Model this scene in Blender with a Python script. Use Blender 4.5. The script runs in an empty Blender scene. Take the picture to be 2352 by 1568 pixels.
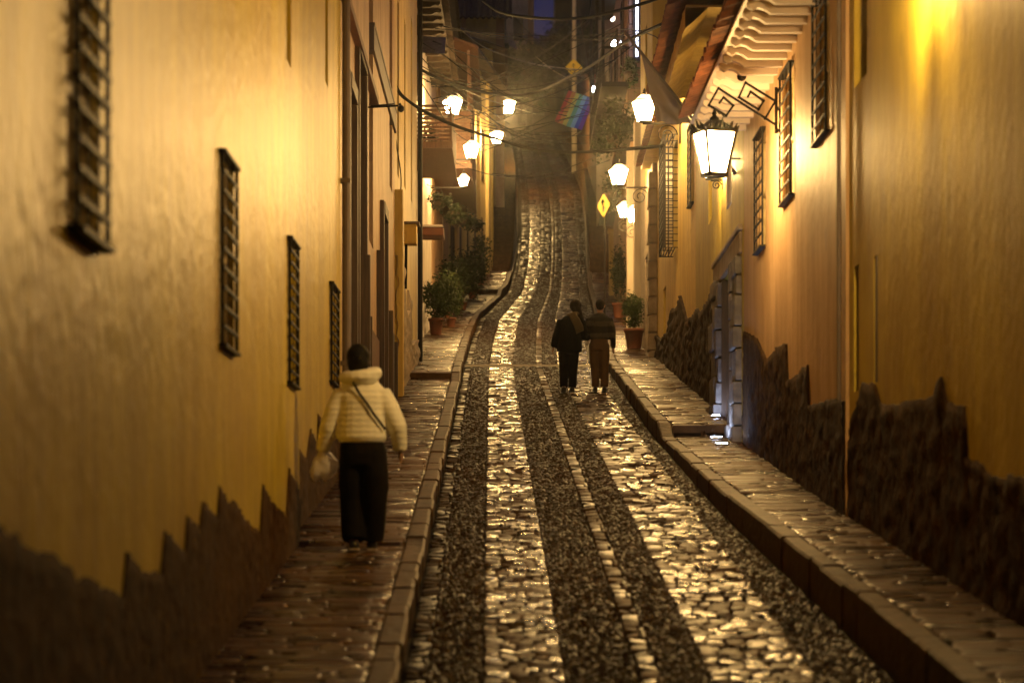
import bpy, bmesh, math, random
import numpy as np
from mathutils import Vector, Matrix, noise

random.seed(7)
rng = np.random.default_rng(7)
S = bpy.context.scene
COL = S.collection

# ------------------------------------------------------------------ camera, world, exposure
FP, U0, V0 = 6500.0, 1176.0, 1300.0          # focal length and horizon, in units of a 2352 px wide picture
cd = bpy.data.cameras.new('camera')
cam = bpy.data.objects.new('camera', cd); COL.objects.link(cam)
cam.location = (0, 0, 0); cam.rotation_euler = (math.radians(90), 0, 0)
cd.sensor_width = 36; cd.lens = FP / 2352 * 36
cd.shift_y = (V0 - 784) / 2352
cd.clip_start = 0.2; cd.clip_end = 2000
cd.dof.use_dof = True; cd.dof.focus_distance = 50; cd.dof.aperture_fstop = 2.25
S.camera = cam

W = bpy.data.worlds.new('World'); S.world = W; W.use_nodes = True
nt = W.node_tree
sky = nt.nodes.new('ShaderNodeTexSky'); sky.sky_type = 'NISHITA'; sky.sun_disc = False
sky.sun_elevation = math.radians(-4); sky.sun_rotation = math.radians(200)
bg = nt.nodes['Background']; bg.inputs['Strength'].default_value = 0.15
add = nt.nodes.new('ShaderNodeMix'); add.data_type = 'RGBA'; add.blend_type = 'ADD'; add.inputs[0].default_value = 1
add.inputs[7].default_value = (.034, .046, .19, 1)          # deep blue of the last dusk light
nt.links.new(sky.outputs[0], add.inputs[6]); nt.links.new(add.outputs[2], bg.inputs[0])

S.view_settings.view_transform = 'Standard'; S.view_settings.look = 'None'
S.view_settings.exposure = 0.88; S.view_settings.gamma = 1
HAZE = 0.0002
S.cycles.use_denoising = True
S.cycles.max_bounces = 6; S.cycles.diffuse_bounces = 3; S.cycles.glossy_bounces = 2
S.cycles.transmission_bounces = 2; S.cycles.volume_bounces = 0
S.cycles.caustics_reflective = False; S.cycles.caustics_refractive = False
S.cycles.sample_clamp_indirect = 4

# ------------------------------------------------------------------ helpers
def P(u, v, Y):
    return Vector(((u - U0) * Y / FP, Y, (V0 - v) * Y / FP))

WL = {}
def thing(name, label, cat, loc=(0, 0, 0), group=None):
    o = bpy.data.objects.new(name, None); COL.objects.link(o)
    o.location = loc; o.empty_display_size = .2
    WL[o.name] = Vector(loc)
    o['label'] = label; o['category'] = cat
    if group: o['group'] = group
    return o
def tag(o, label, cat, group=None):
    o['label'] = label; o['category'] = cat
    if group: o['group'] = group
    return o
def structure(o): o['kind'] = 'structure'; return o
def copy_tree(o, parent=None):
    c = o.copy(); COL.objects.link(c)
    if parent: c.parent = parent
    for ch in list(o.children): copy_tree(ch, c)
    return c

class MB:
    def __init__(s): s.v = []; s.f = []; s.m = []; s.mi = 0
    def add(s, vs, fs):
        b = len(s.v); s.v += [tuple(p) for p in vs]
        for f in fs: s.f.append([b + i for i in f]); s.m.append(s.mi)
        return s
    def box(s, x0, x1, y0, y1, z0, z1):
        return s.add([(x0,y0,z0),(x1,y0,z0),(x1,y1,z0),(x0,y1,z0),(x0,y0,z1),(x1,y0,z1),(x1,y1,z1),(x0,y1,z1)],
              [(0,3,2,1),(4,5,6,7),(0,1,5,4),(1,2,6,5),(2,3,7,6),(3,0,4,7)])
    def bar(s, a, b, w, h=None):                    # square bar between two points
        a = Vector(a); b = Vector(b); h = h or w
        t = (b - a).normalized(); up = Vector((0,0,1)) if abs(t.z) < .95 else Vector((0,1,0))
        x = t.cross(up).normalized(); y = x.cross(t)
        vs = []
        for p in (a, b):
            for sx, sy in ((-1,-1),(1,-1),(1,1),(-1,1)): vs.append(p + x*sx*w/2 + y*sy*h/2)
        return s.add(vs, [(3,2,1,0),(4,5,6,7),(0,1,5,4),(1,2,6,5),(2,3,7,6),(3,0,4,7)])
    def tube(s, pts, r, n=8, fl=1.0, ref=None):     # round tube, radius may vary; fl flattens one axis
        pts = [Vector(p) for p in pts]; rs = r if isinstance(r, (list, tuple)) else [r]*len(pts)
        rings = []; px = None
        for i, p in enumerate(pts):
            t = (pts[min(i+1, len(pts)-1)] - pts[max(i-1, 0)]).normalized()
            if px is None:
                a = Vector(ref) if ref else (Vector((0,0,1)) if abs(t.z) < .9 else Vector((0,1,0)))
                px = t.cross(a).normalized()
            x = (px - t*px.dot(t)).normalized(); y = t.cross(x); px = x
            rings.append([p + x*math.cos(2*math.pi*k/n)*rs[i] + y*math.sin(2*math.pi*k/n)*rs[i]*fl for k in range(n)])
        return s.rings(rings)
    def rings(s, rings, cap=True):
        n = len(rings[0]); vs = [p for r in rings for p in r]; fs = []
        for i in range(len(rings)-1):
            for k in range(n):
                fs.append((i*n+k, i*n+(k+1)%n, (i+1)*n+(k+1)%n, (i+1)*n+k))
        if cap:
            fs.append(tuple(range(n-1, -1, -1))); fs.append(tuple((len(rings)-1)*n + k for k in range(n)))
        return s.add(vs, fs)
    def loft(s, secs, n=16, sq=2.0):                # horizontal sections (cx, cy, z, rx, ry)
        rings = []
        for cx, cy, z, rx, ry in secs:
            r = []
            for k in range(n):
                a = 2*math.pi*k/n; c, q = math.cos(a), math.sin(a)
                r.append((cx + rx*math.copysign(abs(c)**(2/sq), c), cy + ry*math.copysign(abs(q)**(2/sq), q), z))
            rings.append(r)
        return s.rings(rings)
    def lathe(s, c, prof, n=20):
        return s.loft([(c[0], c[1], c[2]+z, r, r) for r, z in prof], n)
    def ball(s, c, r, n=12, m=7):
        rx, ry, rz = r if isinstance(r, (list, tuple)) else (r, r, r)
        return s.loft([(c[0], c[1], c[2] - rz*math.cos(math.pi*i/m), max(1e-3, rx*math.sin(math.pi*i/m)), max(1e-3, ry*math.sin(math.pi*i/m))) for i in range(m+1)], n)
    def build(s, name, mats, parent=None, smooth=False, bevel=0, remesh=0, smooth_it=0):
        me = bpy.data.meshes.new(name)
        off = Vector((0,0,0)); p = parent
        while p is not None: off += WL.get(p.name, Vector((0,0,0))); p = p.parent
        me.from_pydata([tuple(Vector(q) - off) for q in s.v], [], s.f)
        if not isinstance(mats, (list, tuple)): mats = [mats]
        for m in mats: me.materials.append(m)
        me.polygons.foreach_set('material_index', s.m)
        bm = bmesh.new(); bm.from_mesh(me)
        if not remesh: bmesh.ops.recalc_face_normals(bm, faces=bm.faces)
        bm.to_mesh(me); bm.free()
        o = bpy.data.objects.new(name, me); COL.objects.link(o)
        WL[o.name] = Vector((0,0,0))
        if parent: o.parent = parent
        if remesh:
            bm = bmesh.new(); bm.from_mesh(me); bmesh.ops.recalc_face_normals(bm, faces=bm.faces); bm.to_mesh(me); bm.free()
            r = o.modifiers.new('r', 'REMESH'); r.mode = 'VOXEL'; r.voxel_size = remesh
            if smooth_it:
                q = o.modifiers.new('s', 'SMOOTH'); q.iterations = smooth_it; q.factor = .5
            dg = bpy.context.evaluated_depsgraph_get(); ev = o.evaluated_get(dg)
            nm = bpy.data.meshes.new_from_object(ev); o.modifiers.clear(); o.data = nm; nm.name = name
            nm.materials.clear()
            for m in mats: nm.materials.append(m)
            smooth = True
        if smooth: o.data.polygons.foreach_set('use_smooth', [True]*len(o.data.polygons))
        if bevel:
            b = o.modifiers.new('bevel', 'BEVEL'); b.width = bevel; b.segments = 2
        return o

def np_mesh(name, V, Fq, mats, midx, rnd=None, smooth=False):   # quads from numpy arrays
    me = bpy.data.meshes.new(name)
    V = np.asarray(V, np.float32); Fq = np.asarray(Fq, np.int32)
    me.vertices.add(len(V)); me.vertices.foreach_set('co', V.ravel())
    me.loops.add(Fq.size); me.loops.foreach_set('vertex_index', Fq.ravel())
    me.polygons.add(len(Fq)); me.polygons.foreach_set('loop_start', np.arange(len(Fq), dtype=np.int32)*4)
    try: me.polygons.foreach_set('loop_total', np.full(len(Fq), 4, np.int32))
    except Exception: pass
    for m in mats: me.materials.append(m)
    me.polygons.foreach_set('material_index', np.asarray(midx, np.int32))
    if smooth: me.polygons.foreach_set('use_smooth', np.ones(len(Fq), bool))
    if rnd is not None:
        a = me.attributes.new('rnd', 'FLOAT', 'POINT'); a.data.foreach_set('value', np.asarray(rnd, np.float32))
    me.update(calc_edges=True); me.validate()
    o = bpy.data.objects.new(name, me); COL.objects.link(o); WL[o.name] = Vector((0,0,0))
    return o

# ------------------------------------------------------------------ materials
def mat(name, col, rough=.7, tint=None, var=.2, vs=3.0, bump=0, bs=20.0, spec=.5, metal=0, col2=None, stretch=(1,1,1), attr=False, rvar=0, detail=4, coords='Object'):
    m = bpy.data.materials.new(name); m.use_nodes = True
    n = m.node_tree.nodes; l = m.node_tree.links; b = n['Principled BSDF']
    tc = n.new('ShaderNodeTexCoord'); mp = n.new('ShaderNodeMapping'); mp.inputs['Scale'].default_value = stretch
    l.new(tc.outputs[coords], mp.inputs[0])
    no = n.new('ShaderNodeTexNoise'); no.inputs['Scale'].default_value = vs; no.inputs['Detail'].default_value = detail
    l.new(mp.outputs[0], no.inputs['Vector'])
    cr = n.new('ShaderNodeValToRGB'); cr.color_ramp.elements[0].position = .3; cr.color_ramp.elements[1].position = .7
    c2 = col2 or [min(1, c*(1+var)) for c in col]; c1 = col if col2 else [c*(1-var) for c in col]
    cr.color_ramp.elements[0].color = (*c1, 1); cr.color_ramp.elements[1].color = (*c2, 1)
    if attr:
        at = n.new('ShaderNodeAttribute'); at.attribute_name = 'rnd'
        mx = n.new('ShaderNodeMath'); mx.operation = 'MULTIPLY_ADD'; mx.inputs[1].default_value = .45
        ad = n.new('ShaderNodeMath'); ad.operation = 'MULTIPLY'; ad.inputs[1].default_value = .55
        l.new(no.outputs[0], mx.inputs[0]); l.new(at.outputs['Fac'], ad.inputs[0]); l.new(ad.outputs[0], mx.inputs[2])
        l.new(mx.outputs[0], cr.inputs[0])
    else: l.new(no.outputs[0], cr.inputs[0])
    l.new(cr.outputs[0], b.inputs['Base Color'])
    b.inputs['Roughness'].default_value = rough; b.inputs['Metallic'].default_value = metal
    b.inputs['Specular IOR Level'].default_value = spec
    if tint: b.inputs['Specular Tint'].default_value = (*tint, 1)
    if rvar:
        mr = n.new('ShaderNodeMapRange'); mr.inputs['To Min'].default_value = rough - rvar; mr.inputs['To Max'].default_value = rough + rvar
        mr.inputs['From Min'].default_value = .25; mr.inputs['From Max'].default_value = .75
        l.new((at.outputs['Fac'] if attr else no.outputs[0]), mr.inputs[0]); l.new(mr.outputs[0], b.inputs['Roughness'])
    if bump:
        n2 = n.new('ShaderNodeTexNoise'); n2.inputs['Scale'].default_value = bs; n2.inputs['Detail'].default_value = 5
        l.new(mp.outputs[0], n2.inputs['Vector'])
        bp = n.new('ShaderNodeBump'); bp.inputs['Distance'].default_value = bump; bp.inputs['Strength'].default_value = 1
        l.new(n2.outputs[0], bp.inputs['Height']); l.new(bp.outputs[0], b.inputs['Normal'])
    return m
def emit(name, col, st):
    m = bpy.data.materials.new(name); m.use_nodes = True
    n = m.node_tree.nodes; l = m.node_tree.links; n.remove(n['Principled BSDF'])
    e = n.new('ShaderNodeEmission'); e.inputs[0].default_value = (*col, 1); e.inputs[1].default_value = st
    l.new(e.outputs[0], n['Material Output'].inputs[0]); return m
def plaster(name, col, stain, bump=.02, rough=.55):
    """Painted mud plaster: trowel bumps in two sizes, rain streaks and patches of old paint."""
    m = bpy.data.materials.new(name); m.use_nodes = True
    n = m.node_tree.nodes; l = m.node_tree.links; b = n['Principled BSDF']
    tc = n.new('ShaderNodeTexCoord')
    def nz(sc, stretch=(1,1,1), det=4):
        mp = n.new('ShaderNodeMapping'); mp.inputs['Scale'].default_value = stretch; l.new(tc.outputs['Object'], mp.inputs[0])
        q = n.new('ShaderNodeTexNoise'); q.inputs['Scale'].default_value = sc; q.inputs['Detail'].default_value = det
        l.new(mp.outputs[0], q.inputs['Vector']); return q
    a = nz(.7); r1 = n.new('ShaderNodeValToRGB'); r1.color_ramp.elements[0].position = .4; r1.color_ramp.elements[1].position = .68
    r1.color_ramp.elements[0].color = (*col, 1); r1.color_ramp.elements[1].color = (*stain, 1); l.new(a.outputs[0], r1.inputs[0])
    st = nz(3.0, (1, 1, .22)); r2 = n.new('ShaderNodeValToRGB'); r2.color_ramp.elements[0].position = .42; r2.color_ramp.elements[1].position = .62
    r2.color_ramp.elements[0].color = (.72, .66, .6, 1); r2.color_ramp.elements[1].color = (1, 1, 1, 1); l.new(st.outputs[0], r2.inputs[0])
    mx = n.new('ShaderNodeMix'); mx.data_type = 'RGBA'; mx.blend_type = 'MULTIPLY'; mx.inputs[0].default_value = .7
    l.new(r1.outputs[0], mx.inputs[6]); l.new(r2.outputs[0], mx.inputs[7]); pt = nz(1.9, (1,1,.8), 6); r3 = n.new('ShaderNodeValToRGB'); r3.color_ramp.elements[0].position = .635; r3.color_ramp.elements[1].position = .655
    r3.color_ramp.elements[0].color = (0,0,0,1); r3.color_ramp.elements[1].color = (.55,.55,.55,1); l.new(pt.outputs[0], r3.inputs[0])
    m2 = n.new('ShaderNodeMix'); m2.data_type = 'RGBA'; l.new(r3.outputs[0], m2.inputs[0]); l.new(mx.outputs[2], m2.inputs[6])
    m2.inputs[7].default_value = (stain[0]*.75, stain[1]*.75, stain[2]*1.1, 1); l.new(m2.outputs[2], b.inputs['Base Color'])
    b.inputs['Roughness'].default_value = rough; b.inputs['Specular IOR Level'].default_value = .36; b.inputs['Specular Tint'].default_value = (1, .8, .5, 1)
    b1 = nz(1.6, (1,1,.6), 3); b2 = nz(13, (1,1,.5), 5)
    ma = n.new('ShaderNodeMath'); ma.operation = 'MULTIPLY_ADD'; ma.inputs[1].default_value = .5
    lo = n.new('ShaderNodeMath'); lo.operation = 'MULTIPLY'; lo.inputs[1].default_value = .45
    l.new(b2.outputs[0], ma.inputs[0]); l.new(b1.outputs[0], lo.inputs[0]); l.new(lo.outputs[0], ma.inputs[2])
    bp = n.new('ShaderNodeBump'); bp.inputs['Distance'].default_value = bump; l.new(ma.outputs[0], bp.inputs['Height'])
    l.new(bp.outputs[0], b.inputs['Normal']); return m

M = {}
SHEEN_TINT = (1, .74, .46)                        # warm lamp tone put into the stones' reflections
M['ochre'] = plaster('ochre_plaster', (.56,.425,.034), (.47,.33,.028), .05, .44)
M['ochre2'] = plaster('ochre_plaster_pale', (.54,.435,.06), (.44,.335,.045), .03)
M['pinkp'] = plaster('pink_plaster', (.58,.40,.24), (.50,.33,.17), .03)
M['tan'] = plaster('tan_plaster', (.58,.39,.22), (.45,.28,.15), .05)
M['cream'] = plaster('cream_plaster', (.68,.54,.24), (.60,.45,.2), .04)
M['white'] = plaster('white_plaster', (.62,.56,.46), (.50,.44,.36), .03)
M['yellow'] = plaster('yellow_plaster', (.66,.48,.12), (.58,.40,.1), .05)
M['dado'] = mat('rubble_stone', (.026,.012,.0035), .9, bump=.03, bs=9, vs=6, col2=(.07,.034,.010), spec=.08)
M['dado2'] = mat('rubble_stone_brown', (.016,.008,.003), .85, bump=.03, bs=9, vs=5, col2=(.065,.034,.013), spec=.1)
M['stone'] = mat('cut_stone', (.20,.15,.10), .75, bump=.03, bs=8, vs=4, col2=(.36,.28,.2))
M['paleston'] = mat('pale_stone', (.30,.27,.23), .7, bump=.03, bs=10, vs=5, col2=(.5,.46,.4))
M['jamb'] = mat('weathered_door_stone', (.07,.062,.055), .8, bump=.03, bs=10, vs=5, col2=(.2,.18,.16))
M['shutter'] = mat('faded_shutter_paint', (.50,.40,.2), .6, var=.15, stretch=(6,6,1))
M['iron'] = mat('black_iron', (.008,.006,.005), .6, var=.3, spec=.2)
M['glass'] = mat('dark_glass', (.008,.007,.006), .15, spec=.5)
M['wood'] = mat('dark_wood', (.03,.017,.009), .55, stretch=(8,8,.7), vs=4, col2=(.075,.042,.022), bump=.004)
M['wood2'] = mat('brown_wood', (.10,.048,.026), .6, stretch=(6,6,.7), vs=4, col2=(.19,.09,.05), bump=.004)
M['whitewood'] = mat('white_painted_wood', (.74,.64,.58), .6, var=.1, vs=2)
M['tile'] = mat('roof_tile', (.14,.05,.022), .8, vs=6, col2=(.30,.11,.045), bump=.01, bs=20)
M['tiled'] = mat('old_roof_tile', (.025,.017,.012), .9, vs=6, col2=(.07,.045,.03), bump=.01, bs=20)
M['pipe'] = mat('grey_pipe', (.13,.10,.085), .6, var=.2)
M['cable'] = mat('black_cable', (.004,.0035,.003), .7, spec=.1)
M['palecable'] = mat('pale_cable', (.35,.3,.24), .6)
M['slab'] = mat('flat_paving_stone', (.016,.009,.004), .36, tint=SHEEN_TINT, vs=12, col2=(.05,.025,.009), attr=True, bump=.008, bs=30, rvar=.16, spec=.11)
M['pebble'] = mat('cobble_pebble', (.005,.0027,.001), .6, tint=SHEEN_TINT, vs=10, col2=(.026,.0125,.0045), attr=True, rvar=.2, spec=.06)
M['midrow'] = mat('worn_centre_stone', (.014,.008,.0035), .5, tint=SHEEN_TINT, vs=9, col2=(.05,.026,.010), attr=True, bump=.008, bs=25, rvar=.14, spec=.08)
M['grout'] = mat('dirt_joint', (.010,.007,.005), .9, spec=.1, vs=14, col2=(.02,.014,.009), bump=.01, bs=60)
M['walk'] = mat('pavement_stone', (.021,.010,.0042), .40, tint=SHEEN_TINT, vs=9, col2=(.078,.040,.016), attr=True, bump=.006, bs=40, rvar=.14, spec=.15)
M['kerb'] = mat('kerb_stone', (.03,.016,.007), .55, tint=SHEEN_TINT, vs=6, col2=(.08,.044,.018), bump=.02, bs=12, spec=.12)
M['earth'] = mat('dark_hillside', (.04,.026,.015), .95, vs=.4, col2=(.10,.068,.038), bump=.1, bs=2)
M['terracotta'] = mat('terracotta', (.17,.06,.03), .75, var=.2)
M['leaf'] = mat('leaf', (.022,.038,.010), .6, vs=5, spec=.25, col2=(.06,.085,.022))
M['leafd'] = mat('dark_leaf', (.010,.016,.006), .65, vs=5, spec=.2, col2=(.028,.04,.012))
M['stem'] = mat('stem', (.05,.035,.02), .8)
M['steel'] = mat('galvanised_steel', (.35,.32,.28), .35, metal=.9, var=.2, vs=8)
WARM = (1.0, .605, .205)
M['lampA'] = emit('lit_glass_big', WARM, 155)
M['lamp'] = emit('lit_glass', WARM, 260)
M['cool'] = emit('cool_led', (.62,.72,1.0), 60)
M['coolw'] = emit('cool_bulb', (.72,.8,1.0), 110)
# ------------------------------------------------------------------ the street's shape
ZT = np.array([(-20,-5.2),(0,-2.8),(60,4.25),(75,6.05),(90,7.95),(105,10.15),(120,12.9),(135,16.0),(155,20.6),(170,24.2),(190,28.4),(215,33.0),(260,38.5)])
_y = np.arange(-20, 260.1, .5); _z = np.interp(_y, ZT[:,0], ZT[:,1]); _k = np.ones(13)/13
_zs = np.convolve(np.pad(_z, 6, mode='edge'), _k, 'valid'); _zs[:14] = _z[:14]; _zs[-14:] = _z[-14:]
def Zr(y): return np.interp(y, _y, _zs)
LT = np.array([(-20,-.40),(0,-.556),(52,-.964),(62,-1.03),(75,-1.07),(88,-1.0),(97,-.55),(105,-.13),(120,.17),(135,.29),(155,.31),(170,.13),(190,-.03),(260,-.2)])
RT = np.array([(-20,3.5),(0,2.85),(17.6,2.42),(22.5,2.27),(28.7,2.09),(40,1.95),(58,1.97),(62,2.06),(75,2.33),(90,2.63),(105,2.84),(120,3.16),(135,3.5),(155,3.77),(170,3.45),(190,3.19),(260,3.0)])
def sm(T):
    z = np.interp(_y, T[:,0], T[:,1]); k = np.ones(9)/9
    return np.convolve(np.pad(z, 4, mode='edge'), k, 'valid')
_xl, _xr = sm(LT), sm(RT)
def XL(y): return np.interp(y, _y, _xl)
def XR(y): return np.interp(y, _y, _xr)
HL = np.array([(-20,.3),(10,.22),(24,.15),(24.01,.17),(52.5,.09),(52.51,.2),(75,.2),(101,.13),(101.01,.3),(112,.25)])
HR = np.array([(-20,.5),(17.6,.34),(37.6,.1),(37.61,.24),(62,.16),(75,.16),(110,.15)])
def ZpL(y):
    y = np.asarray(y, float)
    return np.where(y < 112, Zr(y) + np.interp(y, HL[:,0], HL[:,1]), Zr(np.ceil(y/1.0)*1.0) + .2)
def ZpR(y): return Zr(y) + np.interp(y, HR[:,0], HR[:,1])
WLT = np.array([(-20,-1.88),(24.2,-1.88),(57.5,-1.98),(58,-2.3),(99,-2.3),(112,-.8),(140,-.7),(260,-1.3)])
WRT = np.array([(-20,3.7),(8,3.4),(25.5,3.04),(36,2.98),(57,3.1),(57.5,3.3),(80,3.5),(102,3.7),(260,4.6)])
def XWL(y): return np.interp(y, WLT[:,0], WLT[:,1])
def XWR(y): return np.interp(y, WRT[:,0], WRT[:,1])

QV = [(0,1,2,3)]
STF = np.array([(0,1,5,4),(1,2,6,5),(2,3,7,6),(3,0,4,7),(4,5,9,8),(5,6,10,9),(6,7,11,10),(7,4,8,11),(8,9,10,11)])
def stones(x, y, w, l, h, dome, zf, tilt=.012):
    """Arrays of set stones: outline, shoulder and top of each; returns verts, faces, one random per vertex."""
    n = len(x); sx = np.array([-1,1,1,-1])/2.; sy = np.array([-1,-1,1,1])/2.
    jit = lambda a: 1 + (rng.random((n,4)) - .5)*a
    V = np.zeros((n,12,3), np.float32)
    jx, jy = jit(.3), jit(.4)
    t1, t2 = (rng.random(n)-.5)*2*tilt, (rng.random(n)-.5)*2*tilt
    for k, (fr, zz) in enumerate(((1.0,-.04),(.93,h*(.62 if dome else .75)),(.5 if dome else .8, h))):
        X = x[:,None] + sx*w[:,None]*fr*jx; Y = y[:,None] + sy*l[:,None]*fr*jy
        Z = zf(Y) + zz
        if k: Z = Z + t1[:,None]*sx*2 + t2[:,None]*sy*2 + 0
        V[:,4*k:4*k+4,0] = X; V[:,4*k:4*k+4,1] = Y; V[:,4*k:4*k+4,2] = Z
    V = V.reshape(-1,3); Fq = (np.arange(n)[:,None,None]*12 + STF[None]).reshape(-1,4)
    r = np.repeat(rng.random(n), 12)
    return V, Fq, r

def rows(y0, y1, base, grow):
    ys = []; y = y0
    while y < y1:
        l = base*(1 + grow*max(0, y-25)/25)*random.uniform(.75, 1.3); ys.append((y + l/2, l)); y += l
    return ys
def collect(parts):
    V = []; Fq = []; mi = []; R = []; o = 0
    for (v, f, r), m in parts:
        V.append(v); Fq.append(f + o); mi.append(np.full(len(f), m)); R.append(r); o += len(v)
    return np.concatenate(V), np.concatenate(Fq), np.concatenate(mi), np.concatenate(R)

def sheet(xa, xb, zf, y0, y1, nx, dz, step=.5):
    ys = np.arange(y0, y1+.01, step); t = np.linspace(0, 1, nx+1)
    X = xa(ys)[:,None]*(1-t) + xb(ys)[:,None]*t
    V = np.stack([X, np.repeat(ys[:,None], nx+1, 1), np.repeat((zf(ys)+dz)[:,None], nx+1, 1)], -1).reshape(-1,3)
    i = np.arange(len(ys)-1)[:,None]*(nx+1) + np.arange(nx)[None]
    Fq = np.stack([i, i+1, i+nx+2, i+nx+1], -1).reshape(-1,4)
    return V, Fq, np.full(len(V), .5)

# lanes across the road, as offsets from its left edge (metres)
def lane(o0, o1, kind, y0, y1, lw, ll, h, gx=0):
    xs, ys_, ws, ls = [], [], [], []
    for y, l in rows(y0, y1, ll, .35):
        s = max(1., (XR(y) - XL(y))/3.0) if y > 60 else 1.
        a = XL(y) + o0*s; b = min(XL(y) + o1*s, XR(y) - .02) if o1 < 90 else XR(y) - .02
        if b - a < .05: continue
        W_ = lw*(1 + .35*max(0, y-25)/25)
        x = a + (random.random()-.5)*W_*.3*gx
        while x < b - .02:
            w = min(W_*random.uniform(.6, 1.45), b - x)
            if w > .02:
                xs.append(x + w/2); ys_.append(y + (random.random()-.5)*l*.35); ws.append(w*.93); ls.append(l*.9)
            x += w
    return stones(np.array(xs), np.array(ys_), np.array(ws), np.array(ls), h, kind == 'p', Zr, .007 if kind == 'p' else .007)

Y0, Y1, YP = 9.0, 225.0, 112.0
parts = [(sheet(XL, XR, Zr, -20, 255, 6, -.012), 2)]
parts += [(lane(.02, .16, 's', Y0, 130, .14, .22, .014), 1), (lane(.16, .51, 'p', Y0, YP, .033, .08, .015), 1)]
parts += [(lane(.515, 1.03, 's', Y0, Y1, .125, .13, .015), 0)]
parts += [(lane(1.03, 1.50, 'p', Y0, YP, .033, .08, .015), 1), (lane(1.50, 1.64, 's', Y0, Y1, .14, .3, .026), 3)]
parts += [(lane(1.64, 1.95, 'p', Y0, YP, .033, .08, .015), 1), (lane(1.95, 2.63, 's', Y0, Y1, .13, .14, .015), 0)]
parts += [(lane(2.63, 99, 'p', Y0, YP, .035, .085, .015), 1)]
for a, b in ((.16,.51),(1.03,1.5),(1.64,1.95),(2.63,99)):
    parts += [(lane(a, b, 'p', YP, Y1, .10, .2, .018), 1)]
V, Fq, mi, R = collect(parts)
structure(np_mesh('road', V, Fq, [M['slab'], M['pebble'], M['grout'], M['midrow']], mi, R))

KW = .17
def walk_rows(xa, xb, zf, y0, y1, ln):
    xs, ys_, ws, ls = [], [], [], []
    for y, l in rows(y0, y1, ln, .5):
        a, b = float(xa(y)), float(xb(y)); x = a
        while x < b - .02:
            w = min(random.uniform(.18, .75), b - x)
            xs.append(x + w/2); ys_.append(y); ws.append(w*.99); ls.append(l*.94); x += w
    return stones(np.array(xs), np.array(ys_), np.array(ws), np.array(ls), .012, False, zf, .004)
def paving(xa, xb, zf, y1, name):
    b = [(sheet(xa, xb, zf, -20, 112, 3, -.004, .25), 1), (walk_rows(xa, xb, zf, 9, 112, .105), 0)]
    V, Fq, mi, R = collect(b)
    structure(np_mesh(name, V, Fq, [M['walk'], M['grout']], mi, R))
paving(lambda y: XWL(y) - .15, lambda y: XL(y) - KW, ZpL, 112, 'pavement')
paving(lambda y: XR(y) + KW, lambda y: XWR(y) + .15, ZpR, 112, 'pavement')
# the dark risers where a level stretch of pavement steps up
mb = MB()
mb.box(-2.05, XL(52.5)-KW+.01, 52.5, 52.9, Zr(52.5)-.3, Zr(52.5)+.215)
mb.box(-2.05, XL(24)-KW+.01, 24.0, 24.3, Zr(24)-.3, Zr(24)+.182)
mb.box(-2.4, XL(101)-KW+.01, 101.0, 101.3, Zr(101)-.3, Zr(101)+.312)
mb.box(XR(37.6)+KW-.01, 3.2, 37.6, 37.9, Zr(37.6)-.3, Zr(37.6)+.252)
structure(mb.build('pavement_step', M['kerb']))
# stair up the left side further on, and the raised walk on the right
mb = MB(); y = 112
while y < 176:
    h = float(np.interp(y, [112, 118, 136, 150, 176], [.25, .5, 1.5, 1.2, .4])); z = float(Zr(y+1)) + h
    mb.box(float(XWL(y))-.6, float(XL(y))-.12, y, y+1.0, z-3, z); y += 1.0
structure(mb.build('stone_stair', M['kerb'], bevel=.02))
mb = MB(); y = 113
while y < 190:
    h = float(np.interp(y, [113, 118, 119, 150, 190], [.9, .9, 1.5, 1.2, .4])); z = float(Zr(y+2)) + h
    mb.box(float(XR(y))+.1, float(XWR(y))+1.2, y, y+2.0, z-4, z); y += 2.0
structure(mb.build('raised_walk', M['kerb'], bevel=.02))
# kerbs
def kerb(side, zf):
    mb = MB(); y = -6.0
    while y < 190:
        l = random.uniform(.45, 1.0)*(1 if y < 70 else 1.6)
        if abs(y - 24.0) < l+.05 and side < 0: l = max(.15, 24.0 - y) if y < 23.95 else l
        ya, yb = y + .004, y + l - .004
        jt = random.uniform(-.012, .012); jz = random.uniform(-.006, .014)
        pts = []
        for yy in (ya, yb):
            xe = float(XL(yy) if side < 0 else XR(yy)); zt = float(zf(yy if yy < 112 else 111) if yy < 112 else Zr(yy)+.12) + .012 + jz; zb = float(Zr(yy)) - .15
            a, b2 = xe + side*(0 + jt), xe + side*KW
            if side < 0: a, b2 = b2, a
            c = .02
            pts.append([(a,yy,zb),(b2,yy,zb),(b2,yy,zt-c),(b2-c,yy,zt),(a+c,yy,zt),(a,yy,zt-c)])
        mb.rings(pts); y += l
    return structure(mb.build('kerb', M['kerb']))
kerb(-1, ZpL); kerb(1, ZpR)
# hillside underneath and behind everything
ys = np.arange(-30, 520, 5.0); xs = np.array([-160,-80,-40,-15,-4,-1.5,1,3.5,6,18,40,80,160.])
V = []; 
for y in ys:
    zb = float(Zr(min(y, 255))) - .35
    for x in xs:
        z = zb + (max(0, abs(x-1)-8)*.25)*(1 if x < 0 else .8)
        if y > 225: z += min(y-225, 37)*.2 - max(0, y-262)*.1 + 2.2*math.sin(x*.13 + 1) + .3*(x<-2)*min(10, y-225)
        V.append((x, y, z))
nx = len(xs); Fq = [(r*nx+c, r*nx+c+1, (r+1)*nx+c+1, (r+1)*nx+c) for r in range(len(ys)-1) for c in range(nx-1)]
structure(np_mesh('hillside', V, Fq, [M['earth']], np.zeros(len(Fq)), None, True))

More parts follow.
